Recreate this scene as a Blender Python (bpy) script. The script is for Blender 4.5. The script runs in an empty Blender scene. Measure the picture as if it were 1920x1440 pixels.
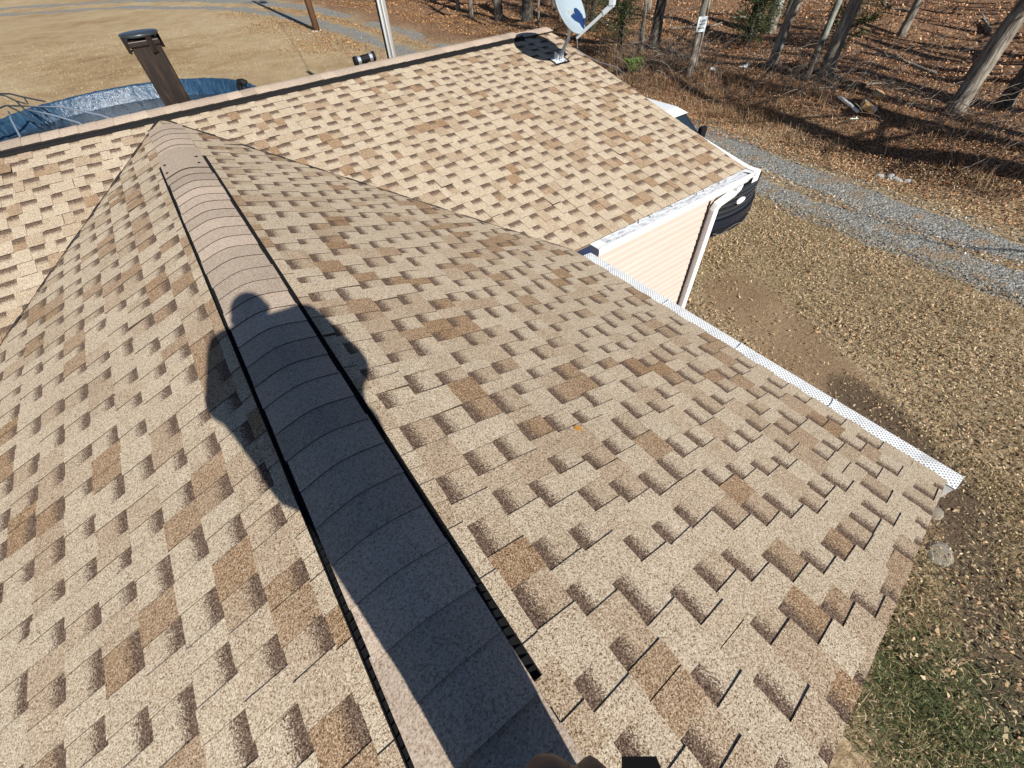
import bpy, bmesh, math, random
import numpy as np
from mathutils import Vector, Matrix

# ------------------------------------------------------------------ camera, world, sun
SC = bpy.context.scene
COL = SC.collection
R = math.radians
YAW, PITCH, ROLL = 0.58143, 0.86327, -0.07282
cyw, syw, cpt, spt = math.cos(YAW), math.sin(YAW), math.cos(PITCH), math.sin(PITCH)
FWD = Vector((syw*cpt, cyw*cpt, -spt))
_r = Vector((cyw, -syw, 0)); _u = _r.cross(FWD)
RGT = math.cos(ROLL)*_r + math.sin(ROLL)*_u
UPV = -math.sin(ROLL)*_r + math.cos(ROLL)*_u
CAM = Vector((0.0944, 0.0, 1.2))
cd = bpy.data.cameras.new('camera'); cam = bpy.data.objects.new('camera', cd); COL.objects.link(cam)
m = Matrix((( RGT.x, UPV.x, -FWD.x), (RGT.y, UPV.y, -FWD.y), (RGT.z, UPV.z, -FWD.z))).to_4x4()
m.translation = CAM
cam.matrix_world = m
cd.sensor_width = 36; cd.lens = 770.1/1920*36; cd.clip_start = 0.01; cd.clip_end = 900
SC.camera = cam

SUN_E, SUN_X = R(34.3), 0.044
W = bpy.data.worlds.new('World'); SC.world = W; W.use_nodes = True
nt = W.node_tree; sky = nt.nodes.new('ShaderNodeTexSky'); sky.sky_type = 'NISHITA'
sky.sun_disc = False; sky.sun_elevation = SUN_E; sky.sun_rotation = R(180+2.5); sky.ozone_density = 4.0; sky.dust_density = 0.3; sky.air_density = 0.85
nt.links.new(sky.outputs[0], nt.nodes['Background'].inputs[0]); nt.nodes['Background'].inputs[1].default_value = 0.05
sl = bpy.data.lights.new('sun', 'SUN'); sun = bpy.data.objects.new('sun', sl); COL.objects.link(sun)
sl.energy = 5.0; sl.angle = R(0.53); sl.color = (1.0, 0.955, 0.875)
SDIR = Vector((-SUN_X*math.cos(SUN_E), -math.cos(SUN_E), math.sin(SUN_E))).normalized()
sun.rotation_euler = SDIR.to_track_quat('Z', 'Y').to_euler(); sun.location = SDIR*60
SC.view_settings.view_transform = 'Standard'; SC.view_settings.look = 'None'
SC.view_settings.exposure = 0.5; SC.view_settings.gamma = 1.0

# ------------------------------------------------------------------ helpers
rnd = random.Random(7)
rng = np.random.default_rng(11)

def tag(o, label=None, cat=None, group=None, kind=None):
    if label: o['label'] = label
    if cat: o['category'] = cat
    if group: o['group'] = group
    if kind: o['kind'] = kind
    return o

def empty(name, loc=(0, 0, 0), label=None, cat=None, group=None):
    o = bpy.data.objects.new(name, None); COL.objects.link(o); o.location = loc
    o.empty_display_size = 0.2
    return tag(o, label, cat, group)

class MB:
    """collects polygons, with a colour per face and optional uv"""
    def __init__(s): s.v = []; s.f = []; s.c = []; s.uv = []
    def face(s, pts, col=(0, 0, 0), uv=None):
        n = len(s.v); s.v.extend([tuple(p) for p in pts]); s.f.append(tuple(range(n, n+len(pts))))
        s.c.append(col); s.uv.append(uv)
    def grid(s, rows, col=(0, 0, 0), closed=False):
        n = len(s.v); k = len(rows[0])
        for r in rows: s.v.extend([tuple(p) for p in r])
        for i in range(len(rows)-1):
            for j in range(k if closed else k-1):
                a = n+i*k+j; b = n+i*k+(j+1) % k
                s.f.append((a, b, b+k, a+k)); s.c.append(col); s.uv.append(None)
    def box(s, c, d, M=None, col=(0, 0, 0)):
        P = []
        for z in (-.5, .5):
            for y in (-.5, .5):
                for x in (-.5, .5):
                    p = Vector((x*d[0], y*d[1], z*d[2]))
                    if M is not None: p = M @ p
                    P.append(p+Vector(c))
        n = len(s.v); s.v.extend([tuple(p) for p in P])
        for q in ((0, 2, 3, 1), (4, 5, 7, 6), (0, 1, 5, 4), (2, 6, 7, 3), (0, 4, 6, 2), (1, 3, 7, 5)):
            s.f.append(tuple(n+i for i in q)); s.c.append(col); s.uv.append(None)
    def tube(s, pts, rad, k=8, col=(0, 0, 0), cap=True):
        pts = [Vector(p) for p in pts]
        if not hasattr(rad, '__len__'): rad = [rad]*len(pts)
        rows = []; prev = None
        for i, p in enumerate(pts):
            t = (pts[min(i+1, len(pts)-1)]-pts[max(i-1, 0)])
            if t.length < 1e-9: t = Vector((0, 0, 1))
            t.normalize()
            if prev is None:
                a = Vector((1, 0, 0)) if abs(t.x) < .8 else Vector((0, 1, 0))
                prev = (a - a.dot(t)*t).normalized()
            else:
                prev = (prev - prev.dot(t)*t)
                if prev.length < 1e-6: prev = t.orthogonal()
                prev.normalize()
            b = t.cross(prev)
            rows.append([p+rad[i]*(math.cos(2*math.pi*j/k)*prev+math.sin(2*math.pi*j/k)*b) for j in range(k)])
        n = len(s.v); s.grid(rows, col, True)
        if cap:
            s.f.append(tuple(range(n, n+k))[::-1]); s.c.append(col); s.uv.append(None)
            e = n+(len(rows)-1)*k
            s.f.append(tuple(range(e, e+k))); s.c.append(col); s.uv.append(None)
    def lathe(s, prof, c=(0, 0, 0), k=32, col=(0, 0, 0), M=None):
        rows = []
        for (r, z) in prof:
            row = []
            for j in range(k):
                a = 2*math.pi*j/k; p = Vector((r*math.cos(a), r*math.sin(a), z))
                if M is not None: p = M @ p
                row.append(p+Vector(c))
            rows.append(row)
        s.grid(rows, col, True)
    def build(s, name, mat, parent=None, smooth=False, bevel=0, clip=None, merge=False):
        me = bpy.data.meshes.new(name)
        me.from_pydata(s.v, [], s.f)
        a = me.attributes.new('tint', 'FLOAT_COLOR', 'FACE')
        a.data.foreach_set('color', np.array([(*c[:3], 1.0) for c in s.c], dtype=np.float32).ravel())
        if any(u is not None for u in s.uv):
            uvl = me.uv_layers.new(name='UVMap'); arr = []
            for f, u in zip(s.f, s.uv):
                arr.extend(u if u is not None else [(0.2, 0.2)]*len(f))
            uvl.data.foreach_set('uv', np.array(arr, dtype=np.float32).ravel())
        if clip or merge:
            bm = bmesh.new(); bm.from_mesh(me)
            if merge: bmesh.ops.remove_doubles(bm, verts=bm.verts, dist=1e-5)
            for (co, no) in (clip or []):
                bmesh.ops.bisect_plane(bm, geom=list(bm.verts)+list(bm.edges)+list(bm.faces), dist=1e-6,
                                       plane_co=co, plane_no=no, clear_outer=True, clear_inner=False)
            bm.to_mesh(me); bm.free()
        if smooth:
            me.polygons.foreach_set('use_smooth', [True]*len(me.polygons))
        me.materials.append(mat)
        o = bpy.data.objects.new(name, me); COL.objects.link(o)
        if parent is not None:
            o.parent = parent
        if bevel:
            b = o.modifiers.new('bevel', 'BEVEL'); b.width = bevel; b.segments = 2; b.limit_method = 'ANGLE'; b.angle_limit = R(35)
        return o

def part(mb, name, mat, parent, **k):
    o = mb.build(name, mat, None, **k)
    o.parent = parent; o.matrix_parent_inverse = Matrix.Translation(parent.location).inverted()   # mesh parts sit at the origin
    return o

# ------------------------------------------------------------------ materials
class NT:
    def __init__(s, name):
        s.m = bpy.data.materials.new(name); s.m.use_nodes = True
        s.t = s.m.node_tree; s.n = s.t.nodes; s.l = s.t.links
        s.bsdf = s.n['Principled BSDF']
    def new(s, typ, **kw):
        n = s.n.new(typ)
        for k, v in kw.items(): setattr(n, k, v)
        return n
    def link(s, a, b): s.l.new(a, b)
    def val(s, x):
        return x
    def inp(s, n, i, x):
        if isinstance(x, (int, float)): n.inputs[i].default_value = x
        elif isinstance(x, (tuple, list)): n.inputs[i].default_value = tuple(x) if len(x) != 3 or n.inputs[i].type == 'VECTOR' else (*x, 1)
        else: s.l.new(x, n.inputs[i])
    def math(s, op, a, b=0.0, clamp=False):
        n = s.new('ShaderNodeMath', operation=op, use_clamp=clamp); s.inp(n, 0, a); s.inp(n, 1, b); return n.outputs[0]
    def noise(s, vec, scale, detail=3, rough=.55):
        n = s.new('ShaderNodeTexNoise'); s.inp(n, 'Scale', scale); s.inp(n, 'Detail', detail); s.inp(n, 'Roughness', rough)
        if vec is not None: s.l.new(vec, n.inputs['Vector'])
        return n.outputs[0]
    def vor(s, vec, scale, feature='F1'):
        n = s.new('ShaderNodeTexVoronoi', feature=feature); s.inp(n, 'Scale', scale)
        if vec is not None: s.l.new(vec, n.inputs['Vector'])
        return n
    def ramp(s, fac, stops):
        n = s.new('ShaderNodeValToRGB'); cr = n.color_ramp
        while len(cr.elements) < len(stops): cr.elements.new(0.5)
        for e, (p, c) in zip(cr.elements, stops): e.position = p; e.color = (*c, 1)
        s.l.new(fac, n.inputs[0]); return n.outputs[0]
    def smooth(s, x, a, b):
        n = s.new('ShaderNodeMapRange', interpolation_type='SMOOTHSTEP'); s.inp(n, 0, x); s.inp(n, 1, a); s.inp(n, 2, b); return n.outputs[0]
    def mix(s, f, a, b, mode='MIX'):
        n = s.new('ShaderNodeMix', data_type='RGBA', blend_type=mode)
        s.inp(n, 0, f); s.inp(n, 6, a); s.inp(n, 7, b); return n.outputs[2]
    def coord(s, which='Object'):
        return s.new('ShaderNodeTexCoord').outputs[which]
    def attr(s, name):
        return s.new('ShaderNodeAttribute', attribute_name=name)
    def scalevec(s, vec, sc):
        n = s.new('ShaderNodeMapping'); n.inputs['Scale'].default_value = sc; s.l.new(vec, n.inputs['Vector']); return n.outputs[0]
    def bump(s, h, strength=.4, dist=.01):
        n = s.new('ShaderNodeBump'); s.inp(n, 'Strength', strength); s.inp(n, 'Distance', dist); s.l.new(h, n.inputs['Height'])
        s.l.new(n.outputs[0], s.bsdf.inputs['Normal'])
    def out(s, col=None, rough=None, spec=None, metal=None):
        if col is not None: s.inp(s.bsdf, 'Base Color', col)
        if rough is not None: s.inp(s.bsdf, 'Roughness', rough)
        if spec is not None: s.inp(s.bsdf, 'Specular IOR Level', spec)
        if metal is not None: s.inp(s.bsdf, 'Metallic', metal)
        return s.m

def simple(name, col, rough=.6, var=.12, scale=6, metal=0, spec=.4, bump=0):
    k = NT(name); n = k.noise(k.coord(), scale, 4)
    f = k.math('MULTIPLY_ADD', n, 2*var); k.n[-1].inputs[2].default_value = 1-var
    c = k.mix(1.0, (*col,), f, 'MULTIPLY')
    if bump: k.bump(n, bump, .01)
    return k.out(c, rough, spec, metal)

def attr_mat(name, rough=.8, var=.15, scale=40, spec=.2, trans=0):
    k = NT(name); n = k.noise(k.coord(), scale, 3)
    f = k.math('MULTIPLY_ADD', n, 2*var); k.n[-1].inputs[2].default_value = 1-var
    c = k.mix(1.0, k.attr('tint').outputs['Color'], f, 'MULTIPLY')
    return k.out(c, rough, spec)

def mat_shingle():
    k = NT('asphalt_shingle'); co = k.coord()
    t = k.new('ShaderNodeSeparateColor'); k.link(k.attr('tint').outputs['Color'], t.inputs[0])
    uvn = k.new('ShaderNodeUVMap'); uvn.uv_map = 'UVMap'
    sv = k.new('ShaderNodeSeparateXYZ'); k.link(uvn.outputs[0], sv.inputs[0])
    v1 = k.vor(co, 380); sc = k.new('ShaderNodeSeparateColor'); k.link(v1.outputs['Color'], sc.inputs[0])
    g0 = sc.outputs[0]; g2 = sc.outputs[1]
    fn = k.noise(co, 150, 3, .6)
    g = k.math('ADD', k.math('MULTIPLY', g0, .95), k.math('MULTIPLY', k.math('SUBTRACT', fn, .5), .9), True)
    light = k.ramp(g, [(0, (.11, .072, .042)), (.11, (.26, .18, .112)), (.27, (.44, .345, .24)), (.6, (.57, .472, .352)), (1, (.75, .665, .53))])
    brown = k.ramp(g, [(0, (.07, .034, .017)), (.2, (.17, .092, .045)), (.5, (.30, .18, .095)), (.78, (.44, .31, .19)), (1, (.62, .49, .35))])
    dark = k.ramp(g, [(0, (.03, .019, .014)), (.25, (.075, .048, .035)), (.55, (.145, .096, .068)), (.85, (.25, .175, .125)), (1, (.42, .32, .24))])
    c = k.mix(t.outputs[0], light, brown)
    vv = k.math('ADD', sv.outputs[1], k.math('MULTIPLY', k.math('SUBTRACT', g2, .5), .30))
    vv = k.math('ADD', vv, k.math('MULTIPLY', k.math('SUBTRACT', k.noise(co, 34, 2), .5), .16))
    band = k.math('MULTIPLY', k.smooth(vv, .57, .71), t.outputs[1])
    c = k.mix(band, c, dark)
    big = k.noise(co, 1.3, 3); mid = k.noise(co, 9, 3)
    w = k.math('MULTIPLY_ADD', big, .22); k.n[-1].inputs[2].default_value = .89
    w2 = k.math('MULTIPLY_ADD', mid, .16); k.n[-1].inputs[2].default_value = .92
    c = k.mix(1, c, w, 'MULTIPLY'); c = k.mix(1, c, w2, 'MULTIPLY')
    c = k.mix(k.smooth(t.outputs[2], .85, .95), c, (.050, .037, .028))
    k.bump(k.math('ADD', g0, fn), .5, .0022)
    return k.out(c, .92, .15)

def mat_cap():
    k = NT('ridge_cap_shingle'); co = k.coord()
    t = k.new('ShaderNodeSeparateColor'); k.link(k.attr('tint').outputs['Color'], t.inputs[0])
    v1 = k.vor(co, 260); sc = k.new('ShaderNodeSeparateColor'); k.link(v1.outputs['Color'], sc.inputs[0])
    fn = k.noise(co, 110, 3, .6)
    g = k.math('ADD', k.math('MULTIPLY', sc.outputs[0], .7), k.math('MULTIPLY', k.math('SUBTRACT', fn, .35), .8), True)
    c = k.ramp(g, [(0, (.21, .145, .10)), (.2, (.375, .285, .215)), (.5, (.50, .40, .315)), (1, (.63, .53, .44))])
    w = k.math('MULTIPLY_ADD', t.outputs[0], .40); k.n[-1].inputs[2].default_value = .78
    c = k.mix(1, c, w, 'MULTIPLY')
    c = k.mix(k.smooth(t.outputs[2], .85, .95), c, (.03, .024, .02))
    k.bump(k.math('ADD', sc.outputs[0], fn), .45, .002)
    return k.out(c, .92, .15)

def mat_ground():
    k = NT('ground_soil'); co = k.coord()
    z = k.new('ShaderNodeSeparateColor'); k.link(k.attr('zone').outputs['Color'], z.inputs[0])      # woods, field, dirt
    z2 = k.new('ShaderNodeSeparateColor'); k.link(k.attr('zone2').outputs['Color'], z2.inputs[0])   # dark ground with painted hollow shade, green, tyre
    n1 = k.noise(co, 1.1, 5, .6); n2 = k.noise(co, 14, 5, .65); n3 = k.noise(co, 70, 3, .6)
    n_ = k.noise(co, .55, 4, .6)
    v = k.vor(co, 26); vs = k.new('ShaderNodeSeparateColor'); k.link(v.outputs['Color'], vs.inputs[0])
    leafr = k.math('ADD', k.math('MULTIPLY', vs.outputs[0], .55), k.math('MULTIPLY', n2, .5))
    yard = k.ramp(k.math('ADD', leafr, k.math('MULTIPLY', k.math('SUBTRACT', n_, .52), .7)), [(.1, (.13, .092, .054)), (.35, (.26, .19, .115)), (.6, (.38, .29, .18)), (.9, (.50, .40, .265))])
    woods = k.ramp(leafr, [(.1, (.06, .034, .02)), (.35, (.16, .09, .052)), (.6, (.27, .16, .095)), (.9, (.40, .27, .17))])
    g = k.math('ADD', k.math('MULTIPLY', n1, .55), k.math('MULTIPLY', n2, .45))
    g = k.math('ADD', k.math('MULTIPLY', g, .72), k.math('MULTIPLY', n3, .28))
    n0 = k.noise(co, .16, 4, .6)
    gf = k.math('ADD', g, k.math('MULTIPLY', k.math('SUBTRACT', n0, .5), .55))
    field = k.ramp(gf, [(.3, (.24, .145, .07)), (.45, (.36, .26, .145)), (.57, (.43, .33, .20)), (.72, (.50, .40, .26))])
    dirt = k.ramp(g, [(.3, (.16, .105, .06)), (.5, (.28, .195, .12)), (.7, (.38, .28, .185))])
    c = k.mix(z.outputs[0], yard, woods); c = k.mix(z.outputs[1], c, field)
    dn = k.math('ADD', z.outputs[2], k.math('MULTIPLY', k.math('SUBTRACT', n2, .5), .9)); dm = k.smooth(dn, .3, .8)
    c = k.mix(k.math('MULTIPLY', dm, k.smooth(z.outputs[2], 0, .12)), c, dirt)
    gn = k.smooth(k.math('ADD', z2.outputs[1], k.math('MULTIPLY', k.math('SUBTRACT', n2, .5), 1.6)), .45, .95)
    c = k.mix(k.math('MULTIPLY', gn, k.smooth(z2.outputs[1], 0, .15)), c, k.ramp(n3, [(.3, (.06, .065, .032)), (.7, (.14, .15, .075))]))
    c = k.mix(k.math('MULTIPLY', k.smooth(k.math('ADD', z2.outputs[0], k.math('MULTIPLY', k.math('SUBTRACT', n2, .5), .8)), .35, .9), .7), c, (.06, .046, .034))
    c = k.mix(k.math('MULTIPLY', z2.outputs[2], .7), c, (.46, .36, .235))
    k.bump(k.math('ADD', leafr, k.math('MULTIPLY', n3, .5)), .8, .04)
    return k.out(c, .95, .1)

def mat_gravel():
    k = NT('gravel'); co = k.coord()
    v = k.vor(co, 24); vs = k.new('ShaderNodeSeparateColor'); k.link(v.outputs['Color'], vs.inputs[0])
    v2 = k.vor(co, 60); vs2 = k.new('ShaderNodeSeparateColor'); k.link(v2.outputs['Color'], vs2.inputs[0])
    n = k.noise(co, 2.2, 5, .65)
    f = k.math('ADD', k.math('MULTIPLY', vs.outputs[0], .6), k.math('MULTIPLY', vs2.outputs[0], .4))
    c = k.ramp(f, [(.05, (.09, .09, .082)), (.4, (.21, .21, .195)), (.7, (.32, .32, .30)), (1, (.50, .50, .47))])
    c = k.mix(k.smooth(n, .50, .68), c, (.29, .215, .145))
    h = k.math('ADD', k.math('MULTIPLY', v.outputs['Distance'], -1), k.math('MULTIPLY', v2.outputs['Distance'], -.5))
    k.bump(h, .9, .03)
    return k.out(c, .9, .2)

def mat_bark(name, a, b, c3):
    k = NT(name); co = k.coord()
    st = k.scalevec(co, (9, 9, 1.6)); n = k.noise(st, 2.2, 5, .65); n2 = k.noise(co, 1.7, 3)
    c = k.ramp(n, [(.3, a), (.52, b), (.75, c3)])
    c = k.mix(k.smooth(n2, .52, .7), c, (.30, .315, .27))
    k.bump(n, .9, .03)
    return k.out(c, .95, .1)

M = {}
M['shingle'] = mat_shingle(); M['cap'] = mat_cap(); M['ground'] = mat_ground(); M['gravel'] = mat_gravel()
M['bark'] = mat_bark('grey_bark', (.06, .05, .04), (.23, .20, .165), (.48, .45, .39))
M['bark_dark'] = mat_bark('dark_bark', (.03, .024, .02), (.11, .092, .075), (.27, .24, .21))
M['twig'] = simple('twig_bark', (.27, .225, .18), .9, .5, 5)
M['leaf'] = attr_mat('dead_leaf', .75, .2, 60, .25)
M['blade'] = attr_mat('grass_blade', .85, .15, 30, .15)
M['needle'] = attr_mat('cedar_needle', .8, .2, 20, .15)
M['white'] = simple('white_aluminium', (.80, .82, .83), .35, .05, 4, 0, .5)
M['dirtywhite'] = None
M['black'] = simple('black_plastic', (.009, .009, .010), .62, .3, 20, 0, .2)
M['rubber'] = simple('tyre_rubber', (.02, .02, .021), .8, .3, 20)
M['steel'] = simple('galvanised_steel', (.50, .52, .54), .38, .15, 15, .75)
M['greymetal'] = simple('grey_painted_metal', (.47, .50, .53), .45, .1, 10, .1)

def mat_siding():
    k = NT('vinyl_siding'); co = k.coord()
    n = k.noise(k.scalevec(co, (.4, .4, 6)), 2, 4); n2 = k.noise(k.scalevec(co, (30, 30, 3)), 3, 3)
    c = k.ramp(n, [(.3, (.50, .395, .345)), (.7, (.55, .445, .395))])
    k.bump(n2, .1, .003)
    return k.out(c, .5, .35)
M['siding'] = mat_siding()

def mat_guard(name, scale, dirt):
    k = NT(name); co = k.coord()
    if not dirt:
        rot = k.new('ShaderNodeMapping'); rot.inputs['Rotation'].default_value = (0, 0, R(45)); rot.inputs['Scale'].default_value = (scale,)*3
        k.link(co, rot.inputs['Vector'])
        sx = k.new('ShaderNodeSeparateXYZ'); k.link(rot.outputs[0], sx.inputs[0])
        fx = k.math('SUBTRACT', k.math('FRACT', sx.outputs[0]), .5); fy = k.math('SUBTRACT', k.math('FRACT', sx.outputs[1]), .5)
        d = k.math('ADD', k.math('MULTIPLY', fx, fx), k.math('MULTIPLY', fy, fy))
        hole = k.smooth(d, .085, .055)
        n = k.noise(co, 7, 4)
        c = k.mix(hole, (.84, .86, .87), (.13, .14, .15))
        c = k.mix(k.math('MULTIPLY', k.smooth(n, .58, .75), .35), c, (.35, .33, .30))
        return k.out(c, .4, .4)
    n = k.noise(k.scalevec(co, (3, 14, 14)), 3, 6, .7); n2 = k.noise(co, 60, 3, .7)
    f = k.math('ADD', n, k.math('MULTIPLY', k.math('SUBTRACT', n2, .5), .5))
    c = k.ramp(f, [(.42, (.80, .82, .84)), (.55, (.55, .57, .6)), (.68, (.22, .22, .23)), (.8, (.06, .06, .06))])
    return k.out(c, .5, .3)
M['guard'] = mat_guard('perforated_gutter_guard', 62, False)
M['meshguard'] = mat_guard('dirty_mesh_guard', 1, True)

# ------------------------------------------------------------------ terrain
G = -3.35
def ss(a, b, x):
    t = np.clip((np.asarray(x, float)-a)/(b-a), 0, 1); return t*t*(3-2*t)
def zg(x, y):
    x = np.asarray(x, float); y = np.asarray(y, float)
    wob = .35*np.sin(y*.55+1)+.2*np.sin(y*1.3)
    bank = .65*ss(12.9, 14.9, x+wob)*(1-.7*ss(12, 24, y))
    und = ss(14, 17, x)*(.12*np.sin(x*.7+.4*y)+.09*np.sin(.9*y-.3*x)+.012*(x-15))
    return G+bank+und+ss(13.2, 14.5, x)*.05*np.sin(2.3*x+1.1*y)
def zgf(x, y): return float(zg(x, y))

def seg_dist(x, y, pts):
    d = np.full(np.shape(x), 1e9)
    for (x0, y0), (x1, y1) in zip(pts[:-1], pts[1:]):
        dx, dy = x1-x0, y1-y0; t = np.clip(((x-x0)*dx+(y-y0)*dy)/(dx*dx+dy*dy), 0, 1)
        d = np.minimum(d, np.hypot(x-x0-t*dx, y-y0-t*dy))
    return d
TRK_OUT = [(11.2, -9), (11.35, -3), (11.35, 0), (11.35, 2), (11.6, 4.5), (12.0, 7), (12.6, 14), (13.25, 24), (13.55, 31), (13.1, 42), (10.5, 54), (3, 67), (-18, 84)]
TRK_IN = [(9.9, -9), (10.05, -3), (10.15, 0), (10.2, 2.5), (10.45, 4.5), (10.8, 8), (10.9, 16), (11.0, 25), (11.1, 31), (10.6, 40), (8.6, 50), (1.6, 62), (-18, 77)]
DIRT = [(6.5, 2.5), (6.3, 2.0), (6.0, 1.2), (5.45, .1), (4.8, -.9)]
DARK_STRIP = [(5.75, .25), (5.6, -.4), (5.0, -1.35), (4.2, -1.75), (3.5, -2.2)]  # path of a darker strip of ground beside the near eave

def zones(x, y):
    woods = ss(12.6, 14.2, x+.5*np.sin(y*.8))*(1-0*y)
    field = ss(8, 13, y)*(1-ss(11.5, 13.5, x))
    orange = ss(6.5, 9.5, x)*ss(8, 14, y)*(1-ss(34, 52, y))
    field = field*(1-.55*orange)
    dirt = 1-ss(.25, .95, seg_dist(x, y, DIRT))
    dark_ground = 1-ss(.1, .6, seg_dist(x, y, DARK_STRIP))
    dark_ground = np.maximum(dark_ground, .8*(1-ss(.1, .7, seg_dist(x, y, [(13.4, 5.5), (13.3, 3.2), (13.2, 1.0)]))))  # shade in the hollow of the bank, painted into the ground colour
    green = np.maximum((1-ss(.3, 1.5, np.hypot(x-2.9, y+2.0))), .75*(1-ss(.1, .7, np.hypot(x-5.95, y-3.3))))
    tyre = np.maximum(1-ss(.15, .7, seg_dist(x, y, [(10.5, 13), (8.2, 18.3), (6.0, 21), (2, 23.6), (-6, 25)])), 1-ss(.15, .7, seg_dist(x, y, [(10.5, 16), (8.5, 21), (6.0, 24.5), (2, 27.5), (-6, 29)])))*.45
    tyre = np.maximum(tyre, .9*(1-ss(.4, 2.2, np.hypot((x-5.6)/1.2, (y-44.5)/3))))
    tyre = np.maximum(tyre, .5*(1-ss(.4, 3, np.hypot((x+5)/2.4, (y-62)/2))))
    return woods, field, dirt, dark_ground, green, tyre

def axis(lo, hi, fine_lo, fine_hi, st, grow=1.12):
    a = list(np.arange(fine_lo, fine_hi, st)); s = st
    while a[-1] < hi: s *= grow; a.append(a[-1]+s)
    b = []; s = st; v = fine_lo
    while v > lo: s *= grow; v -= s; b.append(v)
    return np.array(b[::-1]+a)
def make_ground():
    xs = axis(-260, 260, -4, 22, .16); ys = axis(-200, 320, -7, 16, .16, 1.07)
    X, Y = np.meshgrid(xs, ys); Z = zg(X, Y)
    Z = Z-.03*np.clip(1-np.minimum(seg_dist(X, Y, TRK_OUT), seg_dist(X, Y, TRK_IN))/.4, 0, 1)
    nx, ny = len(xs), len(ys)
    V = np.stack([X.ravel(), Y.ravel(), Z.ravel()], 1)
    i = np.arange(nx*ny).reshape(ny, nx)
    F = np.stack([i[:-1, :-1].ravel(), i[:-1, 1:].ravel(), i[1:, 1:].ravel(), i[1:, :-1].ravel()], 1)
    me = bpy.data.meshes.new('ground'); me.from_pydata(V.tolist(), [], F.tolist())
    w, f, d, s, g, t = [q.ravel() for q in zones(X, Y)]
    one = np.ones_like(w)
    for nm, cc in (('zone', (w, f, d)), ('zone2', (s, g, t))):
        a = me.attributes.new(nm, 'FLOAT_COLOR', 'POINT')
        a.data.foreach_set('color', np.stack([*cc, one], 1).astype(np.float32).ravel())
    me.polygons.foreach_set('use_smooth', [True]*len(me.polygons))
    me.materials.append(M['ground'])
    o = bpy.data.objects.new('ground', me); COL.objects.link(o); o['kind'] = 'structure'
make_ground()

def make_driveway():
    mb = MB()
    for ti, (trk, w0) in enumerate(((TRK_OUT, .54), (TRK_IN, .44))):
        pts = []
        for (x0, y0), (x1, y1) in zip(trk[:-1], trk[1:]):
            L = math.hypot(x1-x0, y1-y0); n = max(1, int(L/.22))
            pts += [(x0+(x1-x0)*k/n, y0+(y1-y0)*k/n) for k in range(n)]
        rows = []
        r2 = np.random.default_rng(5+ti); jl = 0; jr = 0
        for k, (x, y) in enumerate(pts):
            x2, y2 = pts[min(k+1, len(pts)-1)]; x1, y1 = pts[max(k-1, 0)]
            d = Vector((x2-x1, y2-y1, 0)).normalized(); nrm = Vector((d.y, -d.x, 0))
            far = 1+.9*float(ss(20, 45, y))
            w = w0*far; jl = .8*jl+r2.normal()*.08*far; jr = .8*jr+r2.normal()*.08*far
            row = []
            for q in (-1, -.5, 0, .5, 1):
                off = q*w+(jl if q < 0 else jr if q > 0 else 0)*abs(q)
                p = Vector((x, y, 0))+nrm*off; row.append((p.x, p.y, G-.004+.022*(1-q*q)))
            rows.append(row)
        mb.grid(rows)
    o = mb.build('gravel_driveway', M['gravel'], smooth=True); o['kind'] = 'structure'
make_driveway()

# ------------------------------------------------------------------ house
S1, S2 = .34514, .24576            # near wing and main roof slopes
RW, YA, YF = 2.385, 5.688, -.472   # half span, valley apex, near gable edge
LR, HR = YA+.0288/S2, .0288        # main ridge position and height
YE = YA-RW*S1/S2                   # main eave
XR, XL = 4.92, -5.2
ZE = -S1*RW
LR2 = 2*LR-YE                      # rear eave
house = empty('house', (0, 0, G), 'single storey house with tan shingled cross gable roof and peach siding under the photographer', 'house')

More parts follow.
